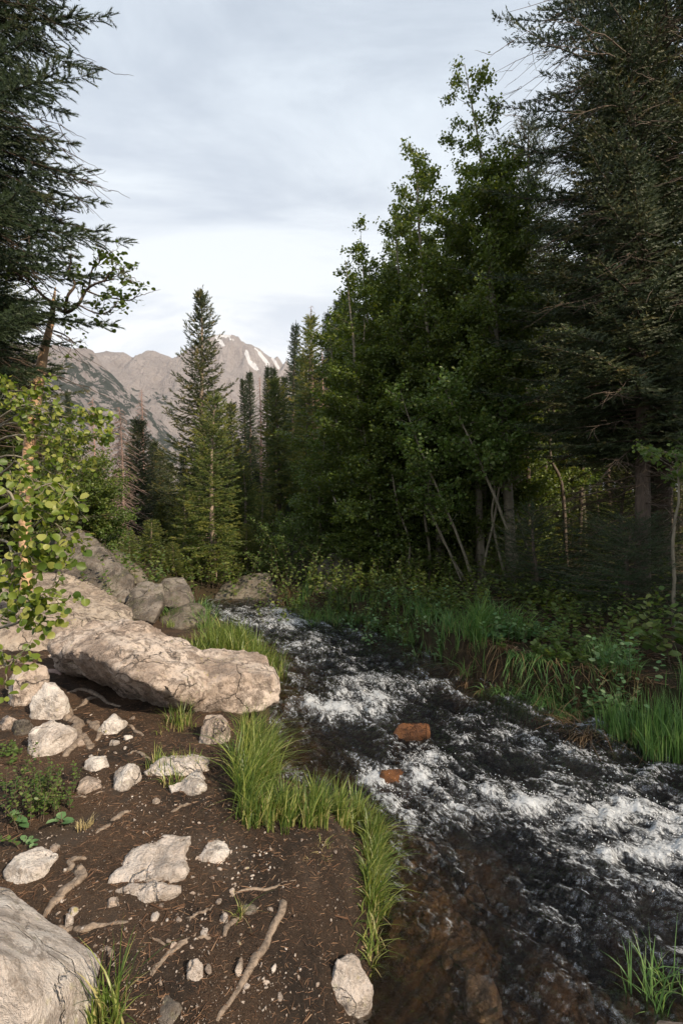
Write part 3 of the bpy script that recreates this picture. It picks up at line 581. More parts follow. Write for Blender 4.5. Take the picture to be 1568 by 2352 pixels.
rock('boulder', PX3([(494, 1384, 10.6), (515, 1350, 11.0), (560, 1332, 11.2), (590, 1318, 11.2), (610, 1322, 11.1), (632, 1358, 10.9), (645, 1388, 10.6), (640, 1404, 10.4), (560, 1402, 10.3), (500, 1402, 10.4), (560, 1340, 12.2), (620, 1400, 12), (510, 1400, 12)]),
    'rock_dark', 'lichen-spotted boulder standing alone at the head of the pool', 19, 'boulder', grow=1.12, res=0.036, amp=0.026, smooth=0, big=0.015, cuts=12, cr=(.86, .985), freq=2.6)
rock('boulder', PX3([(722, 1310, 10.8), (738, 1282, 11.1), (765, 1270, 11.2), (800, 1280, 11.2), (835, 1300, 11.1), (830, 1340, 10.8), (730, 1350, 10.7), (740, 1370, 10.9), (840, 1360, 11.6), (760, 1300, 12)]),
    'rock_dark', 'dark angular boulder under the shrubs on the far bank', 20, 'boulder', res=0.036, amp=0.026, smooth=0, big=0.02, cuts=12, cr=(.86, .985), freq=2.6)
rock('rock', PX3([(722, 1345, 10.0), (745, 1330, 10.2), (775, 1340, 10.1), (780, 1385, 9.7), (760, 1410, 9.5), (722, 1402, 9.6), (715, 1375, 9.9), (770, 1400, 10.3)]),
    'rock_dark', 'smaller dark rock at the water edge below the far bank boulder', 21, res=0.034, amp=0.028, smooth=0, cuts=12, cr=(.86, .985), freq=2.6)
# the pale boulder in the lower left corner
rock('boulder', PX3([(-120, 2080, 1.95), (-20, 2040, 2.0), (20, 2048, 2.0), (60, 2080, 1.98), (110, 2130, 1.92), (150, 2165, 1.86), (205, 2190, 1.84), (232, 2206, 1.80), (226, 2240, 1.72), (200, 2275, 1.66), (182, 2352, 1.56), (170, 2480, 1.5), (60, 2300, 1.38), (0, 2200, 1.40), (-150, 2300, 1.38), (-200, 2600, 1.4), (100, 2560, 1.4), (-200, 2250, 2.1), (150, 2300, 2.0)]),
    'rock_white', 'large whitish speckled boulder filling the lower left corner', 22, 'boulder', res=0.018, amp=0.011, smooth=0, freq=3.2, cuts=7, cr=(.93, .99))
# smaller stones on the left bank: foot px, py, width px, depth m, height px
ST = [(42, 1625, 104, 0.38, 92, 31, 'rock', 'rounded lichen-spotted stone at the left edge, above the upright pink stone', 'rock'),
      (100, 1655, 84, 0.24, 82, 32, 'rock_white', 'upright pinkish stone leaning between the rounded lichen stone and the root', 'rock'),
      (92, 1738, 98, 0.30, 72, 33, 'rock_white', 'jagged pale grey stone left of the forked root', 'rock'),
      (40, 1690, 50, 0.14, 34, 34, 'rock_grey', 'small dull grey stone behind the jagged pale one', 'stone'),
      (240, 1690, 72, 0.22, 36, 35, 'rock_white', 'blocky pale stone below the leaning boulder', 'rock'),
      (482, 1712, 74, 0.26, 60, 36, 'rock', 'brown stone in the shade at the foot of the tall grass', 'rock'),
      (212, 1772, 54, 0.16, 30, 37, 'rock_white', 'small blocky white stone between the roots', 'stone'),
      (275, 1822, 60, 0.22, 48, 38, 'rock_white', 'ridged white stone with a groove, near the middle of the trail bank', 'rock'),
      (195, 1825, 62, 0.16, 22, 39, 'rock', 'low flat brown stone left of the ridged white stone', 'stone'),
      (402, 1782, 170, 0.22, 28, 40, 'rock_white', 'long low ledge stone with grass behind it', 'rock'),
      (425, 1826, 104, 0.24, 18, 41, 'rock_white', 'flat pale slab just below the long ledge stone', 'rock'),
      (325, 2030, 205, 0.34, 26, 42, 'rock_white', 'large flat pale slab sunk in the dark soil', 'rock'),
      (325, 2062, 150, 0.08, 14, 43, 'rock_white', 'narrow stone strip along the front of the large sunk slab', 'stone'),
      (480, 1985, 76, 0.20, 14, 44, 'rock_white', 'flat diagonal slab upper right of the large sunk slab', 'rock'),
      (48, 2034, 112, 0.20, 44, 45, 'rock_white', 'pale flat-topped stone just above the corner boulder', 'rock'),
      (798, 2322, 128, 0.16, 92, 46, 'rock_white', 'blocky pale stone on wet soil right at the waterline', 'rock'),
      (1118, 2352, 116, 0.20, 62, 47, 'rock', 'pale-topped rock poking out of the shallows at the bottom edge', 'rock'),
      (440, 2265, 42, 0.08, 40, 48, 'rock_white', 'small two-lobed pale stone near the long dark root', 'stone'),
      (368, 2358, 84, 0.10, 30, 49, 'rock_grey', 'grey stone cut by the bottom edge beside the tall grass tuft', 'stone'),
      (545, 2240, 20, 0.06, 24, 50, 'rock', 'thumb-sized brown stone beside the long dark root', 'stone'),
      (8, 1680, 36, 0.12, 34, 51, 'rock', 'small pink stone cut by the left edge', 'stone'),
      (2, 2080, 22, 0.06, 34, 52, 'rock_white', 'little white stone squeezed behind the corner boulder', 'stone'),
      (152, 2135, 22, 0.05, 26, 53, 'rock_white', 'small white stone right of the thick root', 'stone'),
      (570, 2105, 44, 0.06, 18, 54, 'rock_grey', 'squat grey stone near the thin crossing root', 'stone'),
      (130, 1515, 60, 0.2, 26, 55, 'rock', 'small pink stone at the upper foot of the pink slab', 'stone')]
for (a, b_, w_, dp, hh, sd_, mt, lb, ct) in ST:
    flat = hh < 30
    lump(a, b_, w_, dp, hh, sd_, mt, lb, name=ct, cat=ct, amp=0.07, smooth=0, big=0.03 if not flat else .06)
r_ = np.random.default_rng(909)
for i, (a, b_, w_, lb) in enumerate([(255, 2085, 34, 'pale stone just below the narrow stone strip'), (292, 1700, 22, 'little white stone right of the blocky pale stone'), (300, 1655, 18, 'tiny white stone under the left end of the boulder shade'), (262, 1712, 26, 'small pinkish stone in front of the blocky pale stone'),
      (530, 2062, 20, 'small stone between the diagonal slab and the thin wavy root'), (160, 2110, 26, 'lower of the two white stones right of the thick root'), (355, 1850, 18, 'small stone above the bare soil, right of the ridged white stone'), (512, 2120, 20, 'reddish small stone left of the thin crossing root'),
      (180, 1712, 22, 'small white stone at the tip of the forked root'), (350, 2120, 20, 'small pale stone right of the straight tan root'), (120, 1960, 24, 'small pink stone above the pale flat-topped stone'), (465, 2155, 18, 'small white stone at the end of the weathered root')]):
    lump(a, b_, w_, .05, w_ * .6, 910 + i, 'rock_white' if i % 2 else 'rock', lb, name='stone', cat='stone', amp=.07, smooth=0, nf=9)
# rocks in the stream
wlev = -0.36
def srock(px, py, w, depth, hgt, seed, mat, label, dz=-0.0, **k):
    z = -0.36 + dz
    return lump(px, py, w, depth, hgt, seed, mat, label, sink=1.2, z=z, **k)
srock(942, 1708, 118, 0.22, 34, 61, 'rock_wet', 'wet orange rock standing in the middle of the rapids', name='rock', amp=.08, big=.04)
srock(902, 1822, 104, 0.22, 44, 62, 'rock_wet', 'wet brown rock awash beside the grassy bank', name='rock', dz=-0.05)
BR = [(1150, 2110, 190, 0.5, 80, 63, 'long brown submerged rock below the rapids, left of centre in the shallows'), (960, 2270, 330, 0.5, 60, 64, 'broad tan submerged rock nearest the blocky pale stone at the waterline'), (1420, 2070, 210, 0.35, 40, 65, 'orange submerged rock under the foam at the right'),
      (1290, 2330, 200, 0.3, 70, 66, 'amber submerged rock at the bottom of the frame'), (1090, 2020, 110, 0.25, 50, 67, 'reddish submerged stone with a pointed top'), (1000, 2120, 110, 0.2, 40, 68, 'small grey submerged stone beside the grass tongue'),
      (1190, 1780, 170, 0.4, 26, 69, 'reddish submerged rock in the fast water behind the foam ridge'), (1060, 1625, 120, 0.4, 20, 70, 'brown submerged rock near the far bank'), (1430, 2200, 150, 0.22, 40, 71, 'pale submerged stone in the calm dark water at the right'),
      (1090, 2240, 170, 0.28, 30, 72, 'dark tan submerged slab in the middle of the shallows'), (1330, 1780, 150, 0.3, 20, 73, 'rust coloured submerged rock in the right hand rapids')]
for (a, b_, w_, dp, hh, sd_, lb) in BR:
    srock(a, b_, w_, dp, hh, sd_, 'rock_bed', lb, name='submerged_rock', dz=-0.07 - hh / FPX * 2.2, amp=0.09, big=.05)
# loose pebbles, each its own thing
peb_me = []
for i in range(6):
    r = np.random.default_rng(500 + i); pts = r.normal(size=(16, 3)); pts /= np.linalg.norm(pts, axis=1, keepdims=True); pts *= np.array([1, 0.8, 0.62])
    V, F = hull_rock([tuple(p) for p in pts], 500 + i, res=0.5, amp=0.05, smooth=0, cuts=8)
    peb_me.append(mesh_np('pebble', V, F, M['rock_white' if i % 3 == 0 else 'rock'], True))
r = np.random.default_rng(77); cnt = 0
PC = [(690, 2080, 120), (480, 2130, 90), (380, 2090, 100), (520, 2010, 70), (260, 1760, 60), (600, 1990, 60), (150, 2080, 60), (330, 1860, 90), (560, 1960, 60), (250, 1700, 60), (420, 1950, 80), (640, 2250, 70), (450, 2200, 90)]
while cnt < 270:
    c = PC[r.integers(len(PC))] if r.random() < 0.75 else (r.uniform(40, 780), r.uniform(1760, 2340), 1)
    px = c[0] + r.normal() * c[2] * 0.7; py = c[1] + r.normal() * c[2] * 0.5
    if not (5 < px < 800 and 1640 < py < 2345): continue
    p = on(px, py)
    if sdist([p[0]], [p[1]])[0] > -0.08: continue
    s = 0.0045 * math.exp(abs(r.normal()) * 0.55)
    o = obj('pebble', peb_me[cnt % 6], loc=(p[0], p[1], p[2] + s * 0.25)); o.scale = (s * r.uniform(.9, 1.5), s, s * r.uniform(.8, 1.1)); o.rotation_euler = (r.uniform(-.3, .3), r.uniform(-.3, .3), r.uniform(0, 6.3))
    tag(o, 'small pale pebble scattered on the dark trail soil', 'pebble', 'loose pebbles on the trail soil'); cnt += 1
# cobbles on the streambed near the shore
n = 900; yc = 1.5 * (4.5 / 1.5) ** r.random(n); xc = r.uniform(0, .72, n) * yc; k = sdist(xc, yc) > .02; xc, yc = xc[k], yc[k]; n = len(xc)
mv = peb_me[1]; tvp = np.array([v.co[:] for v in mv.vertices]); tfp = np.array([list(p.vertices) for p in mv.polygons])
V, F, A = scatter(tvp, tfp, xyz(xc, yc, ground_z(xc, yc) + .004), r.normal(size=(n, 3)) * [1, 1, .2], 0.012 * np.exp(np.abs(r.normal(size=n)) * .7), r.uniform(-.4, .4, n), r.random(n))
tag(obj('streambed_cobbles', mesh_np('streambed_cobbles', V, F, M['rock_bed'], True)), 'rounded cobbles on the streambed under the water', kind='stuff')
# finer grit
n = 4200; pxs = r.uniform(-10, 830, n); pys = 1640 + 712 * r.random(n) ** 0.8
Yg = 1.62 * FPX / (pys - CY); xg = (pxs - CX) / FPX * Yg; k = (sdist(xg, Yg) < -0.05) & (fbm(xyz(xg * 2.4, Yg * 2.4), 2, 88) > -0.25); xg, Yg = xg[k], Yg[k]; n = len(xg)
V, F, A = scatter(tet, tetf, xyz(xg, Yg, ground_z(xg, Yg) + .001), r.normal(size=(n, 3)), 0.0022 * np.exp(np.abs(r.normal(size=n)) * 0.6), r.uniform(0, 6, n), r.random(n))
tag(obj('grit', mesh_np('grit', V, F, M['rock'], True)), 'fine pale grit strewn over the trail soil', kind='stuff')
# needle and bark litter
def litter(name, n, x0, x1, y0, y1, mat, label, size, seed, thresh):
    r = np.random.default_rng(seed); x = r.uniform(x0, x1, n); y = y0 * (y1 / y0) ** r.random(n)
    k = (sdist(x, y) < -0.12) & (fbm(xyz(x * 1.5, y * 1.5), 3, seed) > thresh) & (np.abs(x) < 0.75 * y + .3); x, y = x[k], y[k]; n = len(x)
    tv = np.array([[-1, -.07, 0], [1, -.05, .03], [1, .05, .03], [-1, .07, 0]], float); tf = np.array([[0, 1, 2, 3]])
    d = r.normal(size=(n, 3)); d[:, 2] *= 0.14; 
    V, F, A = scatter(tv, tf, xyz(x, y, ground_z(x, y) + 0.004), d, size * np.exp(r.normal(size=n) * .45), r.uniform(0, 6, n), r.random(n))
    tag(obj(name, mesh_np(name, V, F, mat, False, {'tint': A})), label, kind='stuff')
litmat = mat_leaf('fallen_needles', [(0.0, (0.05, 0.028, 0.017)), (0.5, (0.15, 0.08, 0.045)), (0.85, (0.28, 0.17, 0.10)), (1.0, (0.42, 0.32, 0.21))], 0.1, 0.7)
litter('needle_litter', 80000, -4.0, 0.6, 1.5, 6.5, litmat, 'reddish fallen needles and bark bits on the left bank', 0.009, 91, -0.35)
litter('needle_litter', 26000, 0.4, 7.0, 4.0, 11, litmat, 'brown fallen needles on the shaded right bank', 0.03, 92, -0.3)

# ------------------------------------------------------------------ roots and logs
def root(pts, rad, label, name='tree_root', cat='root', mat='root', lift=-0.08, n=36, branches=()):
    def build(pp, r0, sd):
        c = np.array([on(a, b_) if not isinstance(b_, tuple) else (a, *b_) for a, b_ in pp]); c = cat_rom(c, n); r_ = np.random.default_rng(sd)
        tt_ = np.linspace(0, 5, n); c[:, 0] += fbm(np.stack([tt_, tt_ * 0, tt_ * 0 + sd], 1), 2, sd) * r0 * 1.1; c[:, 1] += fbm(np.stack([tt_, tt_ * 0, tt_ * 0 + sd], 1), 2, sd + 4) * r0 * 1.1
        c[:, 2] = ground_z(c[:, 0], c[:, 1]) + r0 * lift + fbm(np.stack([np.linspace(0, 3, n)] * 3, 1) + sd, 2, sd) * r0 * 0.5
        c[0, 2] -= r0 * 1.2; c[-1, 2] -= r0 * 1.2
        rr = r0 * .68 * (0.35 + 0.65 * np.sin(np.linspace(0.5, 3.0, n))) * (1 + 0.30 * fbm(np.stack([np.linspace(0, 2.5, n)] * 3, 1) + 5, 1, sd))
        V, F = tubes(c[None], rr[None], 9); th = np.tile(np.arange(9) * 2 * np.pi / 9, n); q = fbm(np.stack([np.cos(th) * 1.6, np.sin(th) * 1.6, np.repeat(np.linspace(0, 1.6, n), 9)], 1) + sd, 2, sd) * 1.5; ctr = np.repeat(c, 9, 0)
        return ctr + (V - ctr) * (1 + 0.30 * q[:, None]) * [1.1, 1.1, .8], F
    parts = [build(pts, rad, len(label))] + [build(b_, rad * 0.6, len(label) + 3 + i) for i, b_ in enumerate(branches)]
    V, F, _ = merge(parts); c = V.mean(0); o = obj(name, mesh_np(name, V - c, F, M[mat], True), loc=c); return tag(o, label, cat)
root([(148, 1632), (165, 1655), (180, 1690), (162, 1738)], 0.062, 'thick forked root beside the jagged pale stone', branches=[[(176, 1672), (200, 1700), (208, 1722)], [(150, 1640), (185, 1618), (225, 1600)], [(196, 1662), (228, 1675), (226, 1700)]])
root([(192, 1988), (184, 2020), (125, 2065), (82, 2122)], 0.034, 'thick smooth root bending down towards the corner boulder')
root([(92, 2152), (150, 2133), (220, 2128), (300, 2115)], 0.021, 'straight tan root lying right of the corner boulder top')
root([(207, 1916), (250, 1893), (276, 1868), (298, 1866)], 0.022, 'short pale root stub below the ridged white stone')
root([(338, 2232), (390, 2195), (440, 2165), (488, 2150)], 0.020, 'weathered root with side shoots left of the long dark root', branches=[[(395, 2190), (420, 2165), (455, 2135)]])
root([(652, 2068), (628, 2120), (600, 2180), (560, 2250), (500, 2352)], 0.027, 'long dark root running down to the bottom edge')
root([(500, 2068), (560, 2045), (620, 2040), (655, 2022), (682, 2020)], 0.008, 'thin wavy pale root crossing the dark soil at right')
root([(150, 2005), (165, 1978), (205, 1968)], 0.020, 'short arched root above the thick smooth root')
root([(148, 1828), (190, 1830), (262, 1816)], 0.009, 'thin straight stick below the flat brown stone', name='fallen_stick', cat='stick')
root([(425, 2112), (460, 2095), (490, 2080)], 0.009, 'short pale stick right of the sunk slab', name='fallen_stick', cat='stick')
root([(345, 2150), (375, 2165), (398, 2180)], 0.007, 'small brown twig above the weathered root', name='fallen_stick', cat='stick')
root([(518, 2145), (535, 2115), (560, 2100)], 0.016, 'knobbly short root near the squat grey stone')
root([(262, 1662), (300, 1668), (330, 1690)], 0.018, 'brown root emerging from under the leaning boulder')
root([(280, 1735), (315, 1728), (345, 1750)], 0.016, 'brown root left of the long ledge stone')
root([(395, 1868), (420, 1850), (455, 1842)], 0.012, 'thin brown root between the flat slab and the bare soil')
root([(180, 2190), (215, 2180), (262, 2195)], 0.016, 'half buried root below the straight tan root')
root([(140, 1590), (200, 1585), (280, 1625)], 0.030, 'dark root in the hollow below the leaning boulder')
root([(20, 1518), (70, 1532), (135, 1552)], 0.055, 'weathered grey driftwood log behind the stones at left', name='driftwood_log', cat='log', mat='dead')

# ------------------------------------------------------------------ grass
def blades(base, hgt, wid, az, bend, tint, seg=(0, .3, .58, .82, 1.0), dr=.42):
    n = len(base); t = np.array(seg)[None, :]; h = hgt[:, None]; b = bend[:, None]
    out_ = h * b * t ** 2.0 * 0.9; up = h * t * (1 - dr * b * t ** 1.5)
    d = np.stack([np.cos(az), np.sin(az)], 1)
    c = base[:, None, :] + np.concatenate([d[:, None, :] * out_[:, :, None], up[:, :, None]], 2)
    fa = az + np.pi / 2 + rng.normal(0, .6, n); side = np.stack([np.cos(fa), np.sin(fa), np.zeros(n)], 1)
    wv = wid[:, None] * (1 - t ** 2.2) * np.where(t < .1, .75, 1.0)
    Lf = c - side[:, None, :] * wv[:, :, None] * .5; Rt = c + side[:, None, :] * wv[:, :, None] * .5
    m = len(seg); V = np.stack([Lf, Rt], 2).reshape(-1, 3)
    i = (np.arange(n) * 2 * m)[:, None]; j = (np.arange(m - 1) * 2)[None, :]; q = i + j
    F = np.stack([q, q + 1, q + 3, q + 2], -1).reshape(-1, 4)
    return V, F, np.repeat(tint, 2 * m)
def grass(label, spots, n, h, mat='grass', name='grass_clump', wid=0.006, lean=None, bend=(0.1, 0.7), seed=1, cat='grass clump', dry=0.06, px=True, group=None, hang=False):
    """spots: (px, py, radius m) ground places seen in the photograph, blades divided between them"""
    r = np.random.default_rng(seed); B = []
    pts = [(on(a, b_), c) if px else (np.array([a, b_, 0.0]), c) for a, b_, c in spots]
    wts = np.array([c for _, c in pts]) ** 1.5; wts /= wts.sum()
    ch = r.choice(len(pts), n, p=wts)
    ctr = np.array([p[0][:2] for p in pts])[ch]; rad = np.array([p[1] for p in pts])[ch]
    # blades gather in small tussocks
    tus = r.normal(size=(len(pts), 14, 2)) * 0.55; tk = r.integers(0, 14, n)
    off = tus[ch, tk] * rad[:, None] + r.normal(size=(n, 2)) * rad[:, None] * 0.16
    x, y = ctr[:, 0] + off[:, 0], ctr[:, 1] + off[:, 1]
    z = np.maximum(ground_z(x, y), wz0(x, y) - 0.05) - 0.01
    dc = np.linalg.norm(off, axis=1) / (rad + 1e-6)
    az = np.where(r.random(n) < .55, np.arctan2(off[:, 1], off[:, 0]) + r.normal(0, .7, n), r.uniform(0, 6.3, n))
    if lean is not None: az = np.where(r.random(n) < 0.6, lean + r.normal(0, .5, n), az)
    hh = h * r.uniform(0.4, 1.1, n) * (.75 + .4 * np.random.default_rng(seed + 3).random((len(pts), 14)))[ch, tk] * np.clip(1.1 - .25 * dc, .4, 1.2); bb = r.uniform(*bend, n) 
    ti = r.random(n) * 0.85; bb = np.where(r.random(n) < .25, bb * 1.7 + .2, bb); dr = r.random(n) < dry * 1.6; ti[dr] = 1.0; hh[dr] *= 0.7
    base = np.stack([x, y, z], 1)
    V, F, A = blades(base, hh, 1.25 * wid * r.uniform(.5, 1.3, n), az, bb, ti, dr=.95 if hang else .42)
    c = np.array([x.mean(), y.mean(), z.min()])
    o = obj(name, mesh_np(name, V - c, F, M[mat], True, {'tint': A}), loc=c); return tag(o, label, cat, group)
grass('tall bright grass clump between the leaning boulder and the rapids', [(565, 1845, .10), (590, 1790, .10), (600, 1740, .10), (570, 1765, .10)], 1150, 0.43, seed=1, lean=0.4, dry=0.05)
grass('low grass edging along the stream below the tall clump', [(570, 1880, .06), (610, 1888, .07), (650, 1890, .075), (690, 1890, .075), (730, 1878, .075), (775, 1875, .07), (815, 1882, .06)], 1500, 0.27, seed=2, lean=1.2, dry=0.12)
grass('dense green grass tongue curving along the water edge', [(838, 1900, .06), (856, 1940, .07), (862, 1990, .07), (858, 2040, .065), (856, 2085, .05)], 1300, 0.24, seed=3, lean=0.3, bend=(.2, .9), wid=.005)
grass('sparse grass trailing off above the blocky pale stone at the waterline', [(850, 2130, .04), (855, 2180, .03), (850, 2215, .03)], 110, 0.17, seed=4, bend=(.3, 1.0), dry=.2)
grass('thick grass patch behind the leaning boulder beside the rapids', [(480, 1500, .22), (540, 1505, .26), (590, 1520, .24), (620, 1535, .16), (520, 1480, .25)], 2300, 0.40, seed=5, mat='grass', dry=.05, wid=.008)
grass('bright yellow-green fringe at the end of the grass patch behind the boulder', [(600, 1535, .12), (632, 1528, .08)], 420, 0.20, seed=55, mat='grass', dry=.1, wid=.007)
grass('grass overhanging the dark brown rock near the pool', [(400, 1425, .18), (450, 1420, .2), (470, 1440, .15)], 520, 0.45, seed=6, mat='grass_shade', dry=.25, bend=(.3, 1.0), wid=.008)
grass('tall thin grass tuft growing beside the corner boulder', [(250, 2352, .045), (270, 2330, .04), (235, 2345, .04)], 80, 0.30, seed=7, wid=.006, bend=(.05, .9), dry=.18)
grass('short grass tuft growing behind the long ledge stone', [(360, 1765, .08), (400, 1760, .08), (440, 1765, .06)], 170, 0.16, seed=8, dry=.15, wid=.005)
grass('small tuft in front of the long ledge stone', [(400, 1800, .07)], 70, 0.12, seed=81, dry=.25, wid=.005)
grass('grass tuft at the foot of the leaning boulder', [(400, 1665, .08), (420, 1672, .08)], 130, 0.22, seed=9, dry=.2, mat='grass', wid=.005)
grass('wispy tuft beside the knobbly short root', [(552, 2105, .02)], 34, 0.12, seed=10, dry=.3, wid=.003, bend=(.3, 1.1))
grass('faint dry tuft on the bare soil above the grass tongue base', [(745, 1960, .06)], 60, 0.07, seed=101, dry=.5, wid=.003, bend=(.5, 1.2))
grass('dry tuft among the litter at the left, below the leafy plants', [(200, 1905, .04)], 60, 0.12, seed=102, dry=.7, wid=.003)
grass('tall arching grass clump on the shaded far bank', [(1110, 1450, .3), (1150, 1460, .28), (1180, 1465, .2), (1090, 1470, .25)], 900, 0.62, seed=12, mat='grass_shade', wid=.009, lean=-1.5, bend=(.2, .9), dry=.04)
grass('deep green reeds standing at the right edge of the far bank', [(1440, 1630, .2), (1490, 1645, .25), (1540, 1660, .25), (1580, 1680, .25)], 1500, 0.50, seed=13, mat='grass_shade', wid=.007, bend=(.02, .35), dry=.06)
grass('grass between the leafy plants on the far bank', [(1420, 1560, .2), (1380, 1580, .2)], 500, 0.40, seed=14, mat='grass_shade', wid=.007)
grass('low grass mat under the shrubs along the far bank', [(850, 1405, .3), (920, 1420, .35), (980, 1440, .3), (1030, 1450, .3), (800, 1395, .3)], 1300, 0.38, seed=15, mat='grass_shade', wid=.012, dry=.08)
grass('grass at the foot of the far bank rocks', [(690, 1405, .25), (720, 1410, .2), (760, 1415, .25)], 500, 0.42, seed=16, mat='grass_shade', wid=.012, dry=.2)
grass('reddish dry grass beside the lichen-spotted boulder', [(655, 1390, .25), (680, 1395, .2)], 300, 0.40, seed=17, mat='straw', wid=.01)
grass('dry straw hanging over the undercut far bank', [(1080, 1500, .2), (1130, 1520, .25), (1200, 1530, .25), (1270, 1540, .25), (1330, 1560, .2)], 520, 0.34, seed=18, mat='straw', wid=.006, lean=-1.9, bend=(.9, 1.9), dry=.0, hang=True)
grass('green weeds growing low on the undercut far bank', [(1230, 1560, .25), (1290, 1570, .25), (1160, 1545, .2)], 1700, 0.30, seed=181, mat='grass_shade', wid=.010, lean=-1.7, bend=(.6, 1.6), hang=True)
grass('dry grass trailing in the water below the reeds', [(1350, 1640, .2), (1420, 1660, .2), (1500, 1690, .2)], 450, 0.34, seed=19, mat='straw', wid=.006, lean=-2.3, bend=(1.2, 2.0))
grass('narrow grass blades in the lower right corner', [(1500, 2400, .07), (1540, 2380, .07)], 90, 0.30, seed=20, mat='grass_shade', wid=.005, bend=(.2, .8))
for i, (a, b_, lb) in enumerate([(266, 1395, 'tiny grass tuft on the crest of the pink slab'), (300, 1445, 'tiny grass tuft near the right end of the pink slab'), (390, 1440, 'tiny grass tuft between the grey rock and the leaning boulder')]):
    p = P(a, b_, 6.1 if i else 6.6); rr = np.random.default_rng(200 + i); nn = 40
    V, F, A = blades(np.tile([0., 0, 0], (nn, 1)) + rr.normal(size=(nn, 3)) * [.03, .03, 0], rr.uniform(.06, .16, nn), np.full(nn, .006), rr.uniform(0, 6.3, nn), rr.uniform(.1, .9, nn), rr.random(nn))
    tag(obj('grass_tuft', mesh_np('grass_tuft', V, F, M['grass'], True, {'tint': A}), loc=p), lb, 'grass clump')

# ------------------------------------------------------------------ leafy plants
leaf6 = np.array([[0, 0, 0], [.28, .34, .05], [.7, .30, .03], [1, 0, -.06], [.7, -.30, .03], [.28, -.34, .05], [.5, 0, -.03]], float)
leaf6f = np.array([[0, 6, 1], [1, 6, 2], [2, 6, 3], [3, 6, 4], [4, 6, 5], [5, 6, 0]])
ang = np.linspace(0, 2 * np.pi, 10, endpoint=False)
roundv = np.stack([0.5 - 0.5 * np.cos(ang) * np.where(np.cos(ang) < -.9, 1.12, 1), 0.5 * np.sin(ang) * 1.02, 0.17 * np.abs(np.sin(ang))], 1); roundv = np.vstack([roundv, [0.45, 0, -0.03]])
roundf = np.array([[i, (i + 1) % 10, 10] for i in range(10)])
dia = np.array([[0, 0, 0], [.45, .42, .06], [1, 0, 0], [.45, -.42, .06]], float); diaf = np.array([[0, 3, 2, 1]])
hexl = np.array([[0, 0, 0], [.3, .4, .05], [.75, .33, .03], [1.05, 0, -.05], [.75, -.33, .03], [.3, -.4, .05]], float); hexf = np.array([[0, 5, 4, 3], [0, 3, 2, 1]])
def herb(label, px, py, n_stems, H, leaf, seed, mat='herb', name='leafy_plant', per=12, spread=.12, cat='plant', wide=.5, group=None, at=None, separate=False):
    r = np.random.default_rng(seed); p = on(px, py) if at is None else np.array(at)
    stems, pos, d, s = [], [], [], []
    for i in range(n_stems):
        b0 = np.array([r.normal() * spread, r.normal() * spread, 0.]); b0[2] = gz(p[0] + b0[0], p[1] + b0[1]) - p[2] if at is None else 0
        le = r.normal(size=2) * wide * H * .5; hh = H * r.uniform(.55, 1.1); t = np.linspace(0, 1, 6)[:, None]
        c = b0 + np.hstack([le[None] * t ** 1.5, hh * t]); stems.append(c)
        for j in range(per):
            u = .2 + .8 * (j + r.random()) / per; q = b0 + np.array([le[0] * u ** 1.5, le[1] * u ** 1.5, hh * u]); a = j * 2.4 + r.normal() * .3
            pos.append(q); d.append((math.cos(a), math.sin(a), r.uniform(-.1, .7))); s.append(leaf * (1.15 - .5 * u) * r.uniform(.7, 1.2))
    st = np.array(stems); root_ = empty(name, p, label, cat, group)
    V, F = tubes(st, np.tile(np.linspace(.003, .001, 6), (len(st), 1)) * (H / .3) ** .2, 4)
    if separate:
        for q_ in st: obj('stem', mesh_np('stem', *tubes(q_[None], np.linspace(.003, .001, 6)[None], 4), M['twig'], True), root_)
    else: obj('stem', mesh_np('stem', V, F, M['twig'], True), root_)
    pos, d, s = np.array(pos), np.array(d), np.array(s); ti = r.random(len(pos))
    if separate:
        me = [mesh_np('leaf', leaf6 * [1, .8, 1], leaf6f, M[mat], True, {'tint': np.full(7, tt)}) for tt in (.2, .5, .8)]
        for i in range(len(pos)):
            o = obj('leaf', me[i % 3], root_, pos[i]); dd_ = Vector(d[i]); o.rotation_euler = dd_.to_track_quat('X', 'Z').to_euler(); o.scale = (s[i],) * 3
    else:
        V, F, A = scatter(leaf6, leaf6f, pos, d, s, r.normal(0, .5, len(pos)), ti); obj('foliage', mesh_np('foliage', V, F, M[mat], True, {'tint': A}), root_)
    return root_
herb('bushy yellow-green plant on the litter at the left edge', 78, 1850, 46, .22, .026, 301, 'aspen_lit', 'low_bush', 16, .13, 'bush')
herb('smaller yellow-green sprig beside the bushy plant at left', 128, 1855, 12, .12, .024, 302, 'aspen_lit', 'low_bush', 12, .05, 'bush')
herb('broad upright leaves growing at the left below the bushy plant', 42, 1905, 3, .10, .075, 303, 'herb', per=3, spread=.015, separate=True)
herb('pair of large pale green leaves right of the bushy plant', 155, 1890, 3, .08, .075, 304, 'herb', per=3, spread=.02, separate=True)
herb('small flat seedling below the broad upright leaves', 62, 1945, 3, .05, .05, 305, 'herb', per=3, spread=.02, separate=True)
herb('pale low sprigs at the left edge under the jagged stone', 25, 1735, 14, .06, .03, 306, 'aspen_lit', 'low_bush', 8, .08, 'bush')
herb('pale blue-green broadleaf plant in front of the arching grass', 1150, 1475, 18, .34, .085, 311, 'herb', per=9, spread=.12)
herb('spreading pale leaves on the bare patch of the far bank', 1210, 1470, 20, .2, .075, 312, 'herb', per=7, spread=.16)
herb('bright rosette plant standing at the far waterline', 1390, 1590, 20, .40, .075, 313, 'herb', per=10, spread=.12)
herb('second bright broadleaf plant right of the rosette plant', 1430, 1600, 18, .40, .07, 314, 'herb', per=10, spread=.12)
herb('leafy stems at the right edge behind the reeds', 1540, 1510, 26, .62, .11, 315, 'aspen_lit', per=12, spread=.25)
